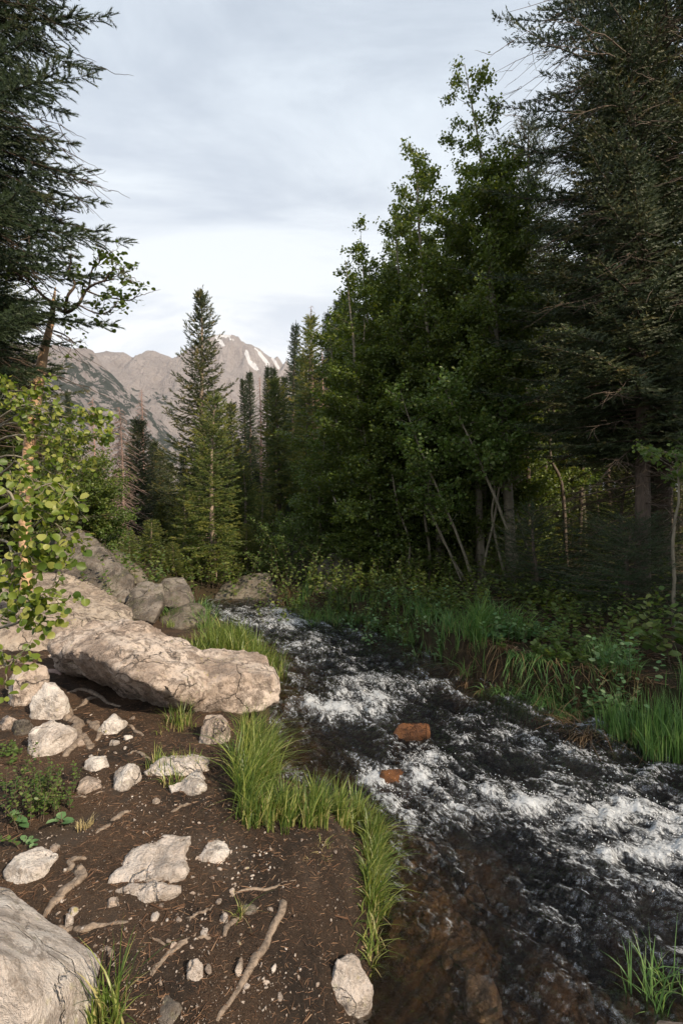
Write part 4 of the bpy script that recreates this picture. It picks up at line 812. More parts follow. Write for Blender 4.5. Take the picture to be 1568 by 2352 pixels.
herb('bright green shrub in the dark below the right spruces', 1275, 1350, 40, .6, .09, 316, 'aspen_lit', 'shrub', 12, .28, 'shrub')
herb('low green shrub around the aspen stems at the centre right', 1130, 1360, 20, .5, .08, 317, 'aspen', 'shrub', 12, .35, 'shrub')
herb('low shrub under the aspens left of the thin crooked trunks', 960, 1370, 34, .7, .09, 318, 'aspen', 'shrub', 14, .5, 'shrub')
herb('dark shrub beside the far bank boulder', 860, 1370, 40, .7, .09, 319, 'aspen', 'shrub', 14, .5, 'shrub')
herb('grey-green shrub leaning over the far waterline', 930, 1420, 30, .45, .07, 320, 'herb', 'shrub', 12, .4, 'shrub')
herb('dark green shrub above the undercut bank', 1060, 1400, 26, .5, .08, 321, 'aspen', 'shrub', 12, .4, 'shrub')
herb('small shrub at the base of the crooked sapling', 1200, 1380, 16, .4, .07, 322, 'aspen', 'shrub', 12, .25, 'shrub')
herb('dark leafy undergrowth left of the far bank boulder', 690, 1385, 30, .8, .08, 323, 'aspen', 'shrub', 14, .4, 'shrub')
for i, (a, b_, h_, sp_, mt, lb) in enumerate([(700, 1405, .45, .3, 'aspen_lit', 'green weeds at the waterline below the far bank boulder'), (850, 1425, .4, .35, 'herb', 'leafy weeds along the far waterline at the centre'), (900, 1400, .5, .35, 'aspen_lit', 'fresh green shrub over the grass mat of the far bank'), (1000, 1420, .45, .35, 'aspen_lit', 'fresh green shrub left of the arching grass clump'),
      (1330, 1500, .3, .3, 'aspen_lit', 'small green weeds on the bare patch at right'), (1290, 1440, .35, .3, 'aspen_lit', 'small green weeds behind the bare patch of the far bank'), (1480, 1440, .5, .35, 'aspen_lit', 'green bush at the right behind the leafy stems'), (1250, 1530, .15, .2, 'aspen_lit', 'tiny weeds on the lip of the undercut bank')]):
    herb(lb, a, b_, 34, h_, .07, 370 + i, mt, 'low_bush', 12, sp_, 'bush')
herb('light green willow bush behind the lichen-spotted boulder', 660, 1360, 40, 1.1, .08, 324, 'aspen_lit', 'shrub', 16, .5, 'shrub')

for i, (a, b_, h_, sp_, mt, lb) in enumerate([(1330, 1390, .6, .5, 'aspen', 'dark shrub right of the bright green shrub'), (1420, 1380, .7, .5, 'aspen', 'dim shrub under the small shaded spruce boughs'), (1010, 1400, .5, .45, 'aspen', 'dim low shrub behind the arching grass clump'), (780, 1375, .6, .45, 'aspen', 'green weeds over the smaller dark rock'),
      (1240, 1400, .45, .4, 'aspen', 'dim leafy weeds left of the bright green shrub'), (820, 1330, .9, .6, 'aspen', 'dark bush above the far bank boulder'), (1060, 1345, .9, .6, 'aspen', 'dark bush among the aspen feet'), (1180, 1340, .8, .6, 'aspen', 'dark bush behind the crooked sapling foot'), (920, 1340, .9, .6, 'aspen', 'dark bush left among the aspen feet'),
      (250, 1345, .7, .5, 'aspen_lit', 'green bush behind the thin dark slab'), (330, 1330, .9, .7, 'aspen', 'dark bush behind the angular grey rocks'), (430, 1340, .8, .6, 'aspen', 'dark bush at the foot of the tallest spruce'), (380, 1300, .9, .8, 'aspen', 'dim bush in the shade behind the peaked rock'), (470, 1350, .6, .5, 'aspen', 'low bush left of the lichen-spotted boulder')]):
    herb(lb, a, b_, 44, h_, .085, 340 + i, mt, 'shrub', 16, sp_, 'shrub')
# ------------------------------------------------------------------ conifers
def sprig_template(n, L=1.0, nl=0.34, wd=0.05, seed=3, flat=0.75):
    """a twig tip clothed with needles, 1 unit long"""
    r = np.random.default_rng(seed); V, F = [], []
    for i in range(n):
        t = (i + .3) / n; a = r.uniform(0, 2 * np.pi); ca, sa = math.cos(a), math.sin(a) * flat
        l = nl * r.uniform(.75, 1.1) * (1 - .25 * t); b = np.array([t * L * .85, 0, 0]); tip = b + np.array([l * (.45 + .5 * t), ca * l * (.95 - .4 * t), sa * l * (.95 - .4 * t) + l * .12])
        s = np.array([-.3, -sa, ca]); s = s / np.linalg.norm(s) * wd
        k = len(V); V += [b - s * .5, b + s * .5, tip]; F.append([k, k + 1, k + 2])
    return np.array(V, float), np.array(F)
def conifer_geo(H, R, base, nb, seed, sprig=0.16, needles=9, dens=1.0, droop=0.28, up=0.12, tipup=0.16, prof=0.85, inner=0.15, bend=0.12, wd=0.12, nl=0.42, az_keep=None, gaps=0.15, azbias=None, hmax=None, foot=None):
    r = np.random.default_rng(seed)
    tz = np.linspace(0, 1, 24); ph = r.uniform(0, 6, 4)
    tp = np.stack([bend * np.sin(tz * 3 + ph[0]) * tz, bend * np.sin(tz * 2.5 + ph[1]) * tz, tz * H], 1)
    r0 = 0.011 * H + 0.02; tr = r0 * (1 - tz) ** 0.9 + 0.008
    trunk = tubes(tp[None], tr[None], 10)
    at = lambda h: np.array([np.interp(h, tp[:, 2], tp[:, 0]), np.interp(h, tp[:, 2], tp[:, 1]), h])
    bp, br, pos, d, s, ti = [], [], [], [], [], []
    clump = fbm(np.stack([np.arange(nb) * .13] * 3, 1), 2, seed) 
    for i in range(nb):
        u = (i + r.random()) / nb; h = base + (H * 0.985 - base) * u
        if hmax and h > hmax: continue
        az = i * 2.39996 + r.normal() * .35
        if az_keep is not None and abs((az - az_keep[0] + np.pi) % (2 * np.pi) - np.pi) > az_keep[1]: continue
        L = R * ((1 - u) ** prof) * r.uniform(.62, 1.12) * (1 + .25 * clump[i]) + 0.06 + .05 * (1 - u)
        if u < .12: L *= .6 + .4 * u / .12
        if r.random() < gaps: L *= .55
        L = min(L, R * .98)
        m = 9; t = np.linspace(0, 1, m); dirv = np.array([math.cos(az), math.sin(az)]); b0 = at(h); sw = r.normal() * .12
        upk = up + .55 * u * u; dr = droop * (1 - u) ** .6
        rad = L * t; zz = L * (upk * t - dr * t ** 1.5 + tipup * t ** 3)
        perp = np.array([-dirv[1], dirv[0]])
        path = np.stack([b0[0] + dirv[0] * rad + perp[0] * sw * L * t ** 2, b0[1] + dirv[1] * rad + perp[1] * sw * L * t ** 2, b0[2] + zz], 1)
        bp.append(path); br.append(np.linspace(max(.005, .010 * L), .002, m))
        ns = max(2, int(L * (1 - inner) / (sprig * .62) * dens))
        for j in range(ns + 1):
            tt = inner + (1 - inner) * (j + r.random() * .5) / (ns + .5)
            q = np.array([np.interp(tt, t, path[:, k]) for k in range(3)])
            tan = np.array([dirv[0], dirv[1], upk - 1.5 * dr * tt ** .5 + 3 * tipup * tt * tt])
            tn = r.random() * .7 + .3 * tt
            pos.append(q); d.append(tan + r.normal(size=3) * .18); s.append(sprig * r.uniform(.8, 1.15)); ti.append(tn)
            for sg in (-1, 1):
                ll = min(L * .5, .62) * (1 - tt) ** .8 * r.uniform(.6, 1.1) + sprig * .25
                kk = max(1, int(round(ll / (sprig * .72) * dens)))
                dv = tan * .75 + sg * np.array([perp[0], perp[1], 0]) * r.uniform(.6, 1.0) + np.array([0, 0, r.uniform(-.28, .05)])
                dv = dv / np.linalg.norm(dv)
                for e in range(kk):
                    pos.append(q + dv * (e * ll / kk)); d.append(dv + r.normal(size=3) * .2); s.append(sprig * r.uniform(.75, 1.1)); ti.append(min(1, tn * .8 + .25 * r.random()))
    # leader
    for e in range(5):
        pos.append(at(H * (1 - .012 * e))); d.append(np.array([r.normal() * .2, r.normal() * .2, 1.])); s.append(sprig); ti.append(.5)
    tv, tf = sprig_template(needles, wd=wd, nl=nl, seed=seed)
    pos, d, s, ti = np.array(pos), np.array(d), np.array(s), np.array(ti)
    if foot is not None:                                                # boughs far outside what the picture or its shade can see are left out
        wp = pos + np.array(foot); yy = np.maximum(wp[:, 1], .3)
        k = (np.abs(wp[:, 0]) / yy < .84) & ((wp[:, 2] - CAMZ) / yy < 1.16)
        pos, d, s, ti = pos[k], d[k], s[k], ti[k]
    V, F, A = scatter(tv, tf, np.array(pos), np.array(d), np.array(s), r.uniform(-.5, .5, len(pos)), np.array(ti))
    return trunk, tubes(np.array(bp)[:, [0, 2, 4, 6, 8]], np.array(br)[:, [0, 2, 4, 6, 8]], 3), (V, F, A), len(pos)
def conifer(label, loc, mat='needle', bark='bark', name='spruce_tree', cat='spruce tree', group=None, rz=0, tilt=(0, 0), sc=1.0, **k):
    trunk, br, fo, n = conifer_geo(**k)
    root_ = empty(name, loc, label, cat, group, rz, sc); root_.rotation_euler = (tilt[0], tilt[1], rz)
    obj('trunk', mesh_np('trunk', *trunk, M[bark], True), root_)
    obj('branches', mesh_np('branches', *br, M[bark], True), root_)
    obj('crown', mesh_np('crown', fo[0], fo[1], M[mat], False, {'tint': fo[2]}), root_)
    return root_
def tree_at(pxb, Y, pyt, z=None):
    """foot of a tree at column pxb and distance Y, and the height that brings its tip to row pyt"""
    x = (pxb - CX) / FPX * Y; zz = gz(x, Y) if z is None else z
    return (x, Y, zz - 0.05), CAMZ - (pyt - CY) / FPX * Y - zz

loc, H = tree_at(458, 15, 668)
c_main = conifer('tallest sharp-tipped spruce standing alone against the mountain', loc, 'needle', H=H, R=1.62, base=1.0, nb=245, seed=51, sprig=.20, needles=12, prof=.80, gaps=.38, droop=.30, bark='bark_sunlit', tipup=.34, up=.06, inner=.1)
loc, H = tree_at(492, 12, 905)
c_young = conifer('bright young spruce with a pale trunk in front of the tallest one', loc, 'needle_sunlit', 'bark_sunlit', H=H, R=.92, base=.35, nb=210, seed=52, sprig=.15, needles=10, prof=.62, gaps=.1, droop=.32)
loc, H = tree_at(572, 24, 850)
c_dark = conifer('narrow dark spire spruce right of the tallest spruce', loc, 'needle_dark', H=H, R=.58, base=1.5, nb=300, seed=53, sprig=.16, needles=9, prof=.85, droop=.5)
loc, H = tree_at(640, 17, 868)
c_yel = conifer('full golden-green spruce with a rusty tip at the centre', loc, 'needle_yel', H=H, R=.98, base=.8, nb=250, seed=54, sprig=.19, needles=11, prof=.62, droop=.35, gaps=.3)
loc, H = tree_at(706, 19, 718)
c_tall2 = conifer('tall golden-green spruce just left of the aspen wall', loc, 'needle_yel', H=H, R=1.0, base=1.6, nb=260, seed=55, sprig=.21, needles=11, prof=.55, gaps=.35, droop=.4)
loc, H = tree_at(310, 17, 962)
c_brown = conifer('small brown-topped spruce on the left of the clearing', loc, 'needle_brown', H=H, R=.85, base=.8, nb=260, seed=56, sprig=.18, needles=9, prof=.6)
D = lambda src, px, Y, pyt, label, rz=0, srcH=None, group=None, wx=1.0: (lambda lh: dup(src, lh[0], label, rz, (lh[1] / srcH * wx, lh[1] / srcH * wx, lh[1] / srcH), group))(tree_at(px, Y, pyt))
Hm = CAMZ - (668 - CY) / FPX * 15 - gz((458 - CX) / FPX * 15, 15)
Hd = CAMZ - (860 - CY) / FPX * 24 - gz((572 - CX) / FPX * 24, 24)
Hy = CAMZ - (868 - CY) / FPX * 17 - gz((640 - CX) / FPX * 17, 17)
Ht = CAMZ - (718 - CY) / FPX * 19 - gz((706 - CX) / FPX * 19, 19)
Hb = CAMZ - (962 - CY) / FPX * 17 - gz((310 - CX) / FPX * 17, 17)
Hyo = CAMZ - (905 - CY) / FPX * 12 - gz((492 - CX) / FPX * 12, 12)
D(c_dark, 560, 26, 876, 'second narrow dark spire just behind the first one', 1.2, Hd)
D(c_dark, 632, 25, 852, 'thin dark spire rising behind the rusty-tipped spruce', 2.2, Hd)
D(c_dark, 617, 27, 850, 'thin dark spire left of the rusty-tipped spruce', 3.2, Hd)
D(c_dark, 677, 23, 756, 'narrow dark companion spire left of the tall golden-green spruce', 4.2, Hd)
D(c_dark, 752, 30, 728, 'far dark spruce on the slope beside the aspen wall', 5.2, Hd, wx=1.4)
D(c_dark, 796, 34, 682, 'highest far dark spruce peeping over the aspen wall', 0.7, Hd, wx=1.4)
D(c_dark, 785, 38, 700, 'far dark spruce partly behind the aspen wall', 1.7, Hd, wx=1.4)
D(c_dark, 655, 28, 872, 'small far spruce between the two golden-green ones', 2.7, Hd)
D(c_yel, 525, 20, 925, 'dark spruce behind the bright young spruce', 2.0, Hy)
D(c_brown, 352, 19, 1012, 'small green spruce right of the brown-topped one', 1.0, Hb)
D(c_brown, 372, 21, 1030, 'dim small spruce left of the tallest spruce', 2.0, Hb)
D(c_dark, 158, 18, 902, 'small dark spruce top showing above the left aspen leaves', 1.9, Hd)
D(c_dark, 120, 22, 930, 'small dark spruce beside the tan aspen trunk', 2.9, Hd)
D(c_yel, 745, 22, 800, 'golden-green spruce half hidden by the left edge of the aspens', 2.4, Ht, wx=.75)
D(c_young, 600, 13.5, 1130, 'low bushy young spruce beside the pool head', 1.1, Hyo, wx=1.4)
D(c_young, 420, 13.5, 1120, 'low young spruce at the foot of the tallest spruce', 2.1, Hyo, wx=1.3)
D(c_young, 560, 15, 1060, 'young spruce behind the bright young one', 3.1, Hyo, wx=1.2)
for i, (a, Y, c, lb) in enumerate([(300, 11.5, 1215, 'low dark young spruce behind the thin slab on edge'), (345, 12.2, 1190, 'young spruce behind the angular grey rock'), (395, 11.2, 1240, 'low young spruce right behind the peaked rock'), (440, 12.4, 1210, 'low young spruce left of the bright young one'),
    (570, 12.8, 1200, 'low young spruce behind the lichen-spotted boulder'), (630, 12.6, 1230, 'small young spruce right of the lichen-spotted boulder'), (260, 12.5, 1190, 'young spruce in the shade left of the thin slab')]):
    D(c_young, a, Y, c, lb, i * 1.3, Hyo, wx=1.9)
for i, (a, Y, c) in enumerate([(1230, 13, 1080), (1300, 14.5, 1040), (1370, 12.5, 1110), (1430, 14, 1060), (1500, 13, 1100), (1560, 14.5, 1050), (1260, 16, 1000), (1400, 16.5, 1000)]):
    D(c_young, a, Y, c, 'young spruce closing the shade under the right forest', i * 1.3, Hyo, 'young spruces in the right undergrowth', wx=1.3)
rf = random.Random(5)
fill = [(300, 24, 1060), (340, 27, 1075), (385, 26, 1060), (420, 24, 1040), (470, 28, 1040), (510, 30, 1030), (545, 29, 1010), (590, 30, 1000), (620, 33, 1010), (665, 32, 960), (690, 36, 900), (730, 30, 860), (270, 30, 1080), (230, 28, 1060), (350, 34, 1080), (450, 36, 1060), (500, 40, 1050), (560, 42, 1040), (640, 44, 1000), (715, 42, 820), (765, 46, 760), (820, 30, 720), (400, 18, 1130), (440, 19, 1120), (540, 20, 1100), (590, 21, 1080), (610, 19, 1110), (680, 22, 1030), (330, 20, 1130), (370, 17, 1150), (290, 20, 1150), (250, 22, 1120), (470, 17, 1140), (660, 16, 1160), (720, 17, 1130), (520, 17, 1130)]
for i, (a, b_, c) in enumerate(fill):
    src, hs = ((c_dark, Hd), (c_tall2, Ht), (c_yel, Hy))[(0, 0, 1, 0, 2)[i % 5]]
    D(src, a, b_, c, 'dark spruce in the crowded backdrop behind the clearing', rf.uniform(0, 6.3), hs, 'spruces crowding the backdrop', wx=1.6)

# dead standing trees
def dead_geo(H, R, nb, seed, base=.8, bend=.08):
    r = np.random.default_rng(seed); tz = np.linspace(0, 1, 20); tp = np.stack([bend * np.sin(tz * 3), bend * np.cos(tz * 2), tz * H], 1)
    V1, F1 = tubes(tp[None], ((.010 * H + .012) * (1 - tz) ** .9 + .006)[None], 8)
    bp, br = [], []
    for i in range(nb):
        u = (i + r.random()) / nb; h = base + (H - base) * u; az = i * 2.4 + r.normal() * .4; L = R * (1 - u) ** .7 * r.uniform(.4, 1.1) + .05
        t = np.linspace(0, 1, 7); p = np.stack([math.cos(az) * L * t, math.sin(az) * L * t, h + L * (.1 * t - .55 * t ** 1.4)], 1); p[:, :2] += np.cumsum(r.normal(size=(7, 2)), 0) * .012
        bp.append(p); br.append(np.linspace(.011, .003, 7))
        for j in range(int(3 + 9 * L)):
            q = p[r.integers(2, 7)]; a2 = az + r.normal() * 1.0; l2 = r.uniform(.08, .3) * min(1, L + .3)
            p2 = q + np.stack([math.cos(a2) * l2 * t, math.sin(a2) * l2 * t, -l2 * r.uniform(0, .9) * t], 1); bp.append(p2); br.append(np.linspace(.005, .002, 7))
    return (V1, F1), tubes(np.array(bp)[:, [0, 2, 4, 6]], np.array(br)[:, [0, 2, 4, 6]], 3)
def dead(label, px, Y, pyt, R, nb, seed, mat='dead', rz=0):
    loc, H = tree_at(px, Y, pyt); t_, b_ = dead_geo(H, R, nb, seed); rt = empty('dead_spruce', loc, label, 'dead tree', None, rz)
    obj('trunk', mesh_np('trunk', *t_, M[mat], True), rt); obj('branches', mesh_np('branches', *b_, M[mat], True), rt); return rt
M['dead_red'] = mat_bark('dead_wood_reddish', (0.22, 0.13, 0.105), (0.36, 0.24, 0.20), 10, 3)
dead('bare grey dead spruce with drooping twigs, left of the brown-topped spruce', 275, 14, 932, .95, 220, 401)
dead('reddish bare dead spruce against the slope behind the brown-topped spruce', 325, 21, 892, .8, 200, 402, 'dead_red')
dead('pinkish bare dead spire between the dark spires and the rusty-tipped spruce', 596, 26, 862, .75, 200, 403, 'dead_red')
dead('bare dead top rising beside the tall golden-green spruce', 714, 21, 700, .55, 200, 404, 'dead_red')
dead('thin dead spruce left of the bare grey one', 213, 22, 910, .7, 160, 405, 'dead_red')
dead('bare reddish snag at the left edge of the aspen wall', 739, 24, 800, .8, 180, 406, 'dead_red')
dead('short dead snag behind the left aspen bush', 235, 17, 1000, .6, 140, 407)

# ------------------------------------------------------------------ big near conifers
# left: trunk outside the frame, boughs reaching in
def near_conifer(label, loc, H, R, base, nb, seed, mat, az_keep, sprig=.15, needles=26, gaps=.3, dens=1.25, prof=.35, droop=.35, wd=.05, nl=.32, hmax=None, name='spruce_tree', deadtw=120, up=.1, tipup=.2):
    trunk, br, fo, n = conifer_geo(H=H, R=R, base=base, nb=nb, seed=seed, sprig=sprig, needles=needles, az_keep=az_keep, gaps=gaps, dens=dens, prof=prof, droop=droop, wd=wd, nl=nl, hmax=hmax, foot=loc, inner=.22, tipup=tipup, up=up)
    rt = empty(name, loc, label, 'spruce tree')
    obj('trunk', mesh_np('trunk', *trunk, M['bark'], True), rt); obj('branches', mesh_np('branches', *br, M['bark'], True), rt)
    obj('crown', mesh_np('crown', fo[0], fo[1], M[mat], False, {'tint': fo[2]}), rt)
    r = np.random.default_rng(seed + 1); bp, rr = [], []                # dead twigs under the boughs
    for i in range(deadtw):
        h = r.uniform(base * .6, min(H, hmax or H)); az = az_keep[0] + r.uniform(-1, 1) * az_keep[1] if az_keep else r.uniform(0, 6.3); L = R * r.uniform(.4, .85); t = np.linspace(0, 1, 8)
        p = np.stack([math.cos(az) * L * t, math.sin(az) * L * t, h + L * (.05 * t - r.uniform(.1, .55) * t ** 1.4)], 1); p[:, :] += np.cumsum(r.normal(size=(8, 3)), 0) * .02
        bp.append(p); rr.append(np.linspace(.014, .003, 8))
        for j in range(9):
            q = p[r.integers(3, 8)]; a2 = az + r.normal() * .8; l2 = r.uniform(.15, .5); p2 = q + np.stack([math.cos(a2) * l2 * t, math.sin(a2) * l2 * t, -l2 * r.uniform(0, .8) * t], 1) + np.cumsum(r.normal(size=(8, 3)), 0) * .008
            bp.append(p2); rr.append(np.linspace(.005, .002, 8))
    if bp: obj('dead_twigs', mesh_np('dead_twigs', *tubes(np.array(bp), np.array(rr), 3), M['twig'], True), rt)
    return rt
near_conifer('huge dark spruce reaching in over the upper left corner', (-4.35, 5.3, .4), 13.0, 1.95, 2.5, 600, 601, 'needle_dark', (-.15, 1.35), sprig=.17, needles=28, wd=.075, hmax=9.5, deadtw=90, gaps=.38, droop=.5, up=.05, tipup=.3)
near_conifer('sunlit spruce at the left edge behind the tan aspen trunk', (-6.3, 8.6, .5), 6.6, 2.2, .5, 380, 602, 'needle', None, sprig=.17, needles=10, wd=.10, nl=.34, gaps=.2, deadtw=30, prof=.6)
near_conifer('towering black-green spruce filling the upper right', (5.6, 9.0, .2), 16.0, 3.35, 2.4, 640, 603, 'needle_dark', (3.4, 1.75), sprig=.21, needles=9, wd=.13, nl=.36, gaps=.35, hmax=12.5, deadtw=90, prof=.42)
near_conifer('brownish spruce in front of the towering black-green one', (4.45, 7.6, .2), 8.6, 1.9, 2.2, 400, 604, 'needle_brown', None, sprig=.17, needles=9, wd=.12, nl=.36, gaps=.3, deadtw=120, prof=.5)
near_conifer('dark spruce cut by the right edge with dead lower twigs', (6.6, 7.8, .3), 14.0, 2.6, 2.0, 440, 605, 'needle_brown', (3.2, 1.5), sprig=.20, needles=9, wd=.12, nl=.36, gaps=.3, hmax=11, deadtw=120, prof=.4)
near_conifer('slim dark spruce between the aspens and the brownish spruce', (5.2, 14.5, .3), 12.5, 1.9, 3.0, 320, 606, 'needle_dark', None, sprig=.24, needles=6, wd=.14, nl=.36, gaps=.2, deadtw=60, prof=.6)
# low boughs of a small spruce in the shade at the right
conifer('small spruce spreading low shaded boughs at the right edge', (3.85, 6.9, .15), 'needle_dark', H=1.3, R=1.25, base=.1, nb=110, seed=607, sprig=.13, needles=16, prof=.5, droop=.2, wd=.04, nl=.3, tipup=.1)
conifer('low dark spruce seedling under the towering spruces', (3.1, 8.1, .15), 'needle_dark', H=1.5, R=1.0, base=.1, nb=110, seed=608, sprig=.13, needles=14, prof=.6, droop=.2, wd=.04, nl=.3)
conifer('dark young spruce in the shadow right of the bright shrub', (4.9, 8.9, .2), 'needle_dark', H=2.3, R=1.5, base=.1, nb=140, seed=609, sprig=.15, needles=14, prof=.6, droop=.2, wd=.04, nl=.3)

# ------------------------------------------------------------------ aspens
def aspen_geo(path, r0, nl, seed, crown0=.3, R=.8, leaf=.068, limbs=34, tmpl='dia', leafs_per=60, droop=0.1, hang=.35):
    """path: trunk points from the foot; returns trunk, twigs, leaves"""
    r = np.random.default_rng(seed); m = 28; c = cat_rom(path, m); c[:, :2] += np.cumsum(r.normal(size=(m, 2)) * .006 * 1, 0)
    t = np.linspace(0, 1, m); trunk = tubes(c[None], (r0 * (1 - t) ** .75 + .006)[None], 8)
    bp, br, pos, d = [], [], [], []
    Ht_ = np.linalg.norm(c[-1] - c[0])
    for i in range(limbs):
        u = crown0 + (1 - crown0) * (i + r.random()) / limbs; k = u * (m - 1); b0 = np.array([np.interp(k, np.arange(m), c[:, j]) for j in range(3)])
        az = i * 2.4 + r.normal() * .5; v = (u - crown0) / (1 - crown0); L = R * (.45 + .9 * math.sin(math.pi * min(1, .18 + .8 * v)) ) * r.uniform(.55, 1.1) * (1 - .42 * v)
        q = np.linspace(0, 1, 8); rise = r.uniform(.35, .9)
        p = b0 + np.stack([math.cos(az) * L * q, math.sin(az) * L * q, L * (rise * q ** 1.2 - droop * q ** 3)], 1); p[1:] += np.cumsum(r.normal(size=(7, 3)), 0) * .035 * L
        bp.append(p); br.append(np.linspace(max(.005, r0 * .28 * (1 - v * .7)), .002, 8))
        nt_ = max(3, int(7 * L / .8) + 2)
        for j in range(nt_):
            kq = r.uniform(.6, 7); b1 = np.array([np.interp(kq, np.arange(8), p[:, a]) for a in range(3)]); a2 = az + r.normal() * .9; l2 = L * r.uniform(.2, .5) + .08
            p2 = b1 + np.stack([math.cos(a2) * l2 * q, math.sin(a2) * l2 * q, l2 * (r.uniform(-.1, .9)) * q], 1); p2[1:] += np.cumsum(r.normal(size=(7, 3)), 0) * .02 * l2; bp.append(p2); br.append(np.linspace(.0035, .0015, 8))
            nn = max(4, int(3.0 * leafs_per * l2 / .4)); 
            for e in range(nn):
                kk = r.uniform(1, 7); i0 = int(kk); b2 = p2[i0] + (p2[min(7, i0 + 1)] - p2[i0]) * (kk - i0)
                pos.append(b2 + r.normal(size=3) * leaf * .75); a3 = r.uniform(0, 6.3); d.append((math.cos(a3), math.sin(a3), r.uniform(-1.0, .25)))
    pos = np.array(pos); d = np.array(d)
    tv, tf = (hexl, hexf) if tmpl == 'hex' else (dia, diaf) if tmpl == 'dia' else (roundv, roundf)
    up_ = r.normal(size=(len(pos), 3)); up_[:, 2] = np.abs(up_[:, 2]) * 1.0
    V, F, A = scatter(tv, tf, pos, d, leaf * r.uniform(.6, 1.15, len(pos)), r.uniform(-.9, .9, len(pos)), np.clip(r.normal(.45, .25, len(pos)), 0, 1), up_)
    return trunk, tubes(np.array(bp)[:, [0, 2, 4, 7]], np.array(br)[:, [0, 2, 4, 7]], 3), (V, F, A)
def aspen(label, pts, r0, seed, mat='aspen', bark='bark_aspen', name='aspen_tree', cat='aspen tree', group=None, **k):
    p0 = np.array(pts[0]); trunk, tw, fo = aspen_geo([tuple(np.array(p) - p0) for p in pts], r0, 0, seed, **k)
    rt = empty(name, p0, label, cat, group)
    obj('trunk', mesh_np('trunk', *trunk, M[bark], True), rt); obj('branches', mesh_np('branches', *tw, M[bark], True), rt)
    obj('crown', mesh_np('crown', fo[0], fo[1], M[mat], False, {'tint': fo[2]}), rt)
    return rt
def AP(L, Y, sink=.05):
    """trunk points (px, py) standing at distance Y, foot on the ground"""
    pts = [P(a, b_, Y) for a, b_ in L]; g = gz(pts[0][0], Y); pts[0][2] = g - sink; return pts
aspen('tallest aspen whose thin tip rises highest against the sky', AP([(1105, 1315), (1100, 1230), (1095, 1050), (1090, 900), (1120, 640), (1110, 420), (1062, 152)], 10.7), .085, 701, crown0=.30, R=1.05, limbs=62, leafs_per=20)
aspen('stout pale-trunked aspen right of the tallest one', AP([(1172, 1310), (1165, 1150), (1150, 900), (1130, 640), (1140, 500), (1150, 375)], 10.2), .11, 702, crown0=.35, R=1.0, limbs=46, leafs_per=20)
aspen('aspen with its tip left of the tallest one', AP([(1010, 1320), (1000, 1150), (990, 900), (965, 600), (950, 340)], 11.2), .07, 703, crown0=.25, R=1.0, limbs=52, leafs_per=22)
aspen('aspen third from the left along the sloping tree wall', AP([(960, 1330), (950, 1200), (930, 900), (905, 482)], 11.6), .07, 704, crown0=.22, R=1.1, limbs=50, leafs_per=22)
aspen('aspen second from the left along the sloping tree wall', AP([(905, 1330), (890, 1200), (860, 900), (832, 542)], 12.2), .065, 705, crown0=.15, R=.92, limbs=50, leafs_per=22)
aspen('leftmost aspen ending the tree wall', AP([(850, 1325), (840, 1200), (820, 900), (806, 618)], 12.8), .06, 706, crown0=.08, R=.68, limbs=50, leafs_per=22)
aspen('small aspen filling the lower left flank of the tree wall', AP([(810, 1330), (800, 1200), (790, 1000), (785, 800)], 13.6), .05, 707, crown0=.05, R=.55, limbs=44, leafs_per=22, mat='aspen')
aspen('aspen in the thick of the tree wall behind the bright sapling', AP([(1050, 1325), (1040, 1150), (1030, 900), (1020, 640)], 12.6), .06, 708, crown0=.15, R=1.15, limbs=54, leafs_per=22)
aspen('aspen at the back of the tree wall between the two tallest', AP([(1120, 1315), (1110, 1150), (1090, 900), (1080, 480)], 13.0), .06, 709, crown0=.2, R=1.2, limbs=56, leafs_per=20)
aspen('aspen at the back of the tree wall left of the middle', AP([(930, 1330), (920, 1150), (910, 900), (890, 660)], 14.0), .06, 710, crown0=.1, R=1.25, limbs=56, leafs_per=20)
aspen('small aspen low in front of the tree wall', AP([(880, 1345), (875, 1280), (850, 1100), (830, 960)], 10.8), .03, 711, crown0=.2, R=.7, limbs=34, leafs_per=18)
aspen('crooked leaning sapling with a yellow trunk and bright leaves', AP([(1212, 1340), (1180, 1260), (1125, 1120), (1090, 1040), (1040, 940), (1000, 860)], 9.2), .028, 712, mat='aspen_lit', crown0=.42, R=.55, limbs=26, leafs_per=16, leaf=.07, tmpl='hex')
aspen('leaning sapling with bright leaves around the pale trunk', AP([(1098, 1345), (1060, 1250), (1010, 1130), (960, 1010), (925, 900)], 9.5), .024, 713, crown0=.35, R=.55, limbs=24, leafs_per=16, mat='aspen_lit')
aspen('thin leaning sapling crossing the other leaning stems', AP([(1080, 1350), (1030, 1270), (990, 1180), (975, 1080)], 9.7), .022, 714, crown0=.5, R=.4, limbs=14, leafs_per=9)
aspen('sapling with bright leaves right of the tallest aspen trunk', AP([(1100, 1310), (1140, 1150), (1165, 1000), (1150, 900)], 9.9), .02, 715, mat='aspen_lit', crown0=.35, R=.55, limbs=22, leafs_per=14, leaf=.07, tmpl='hex')
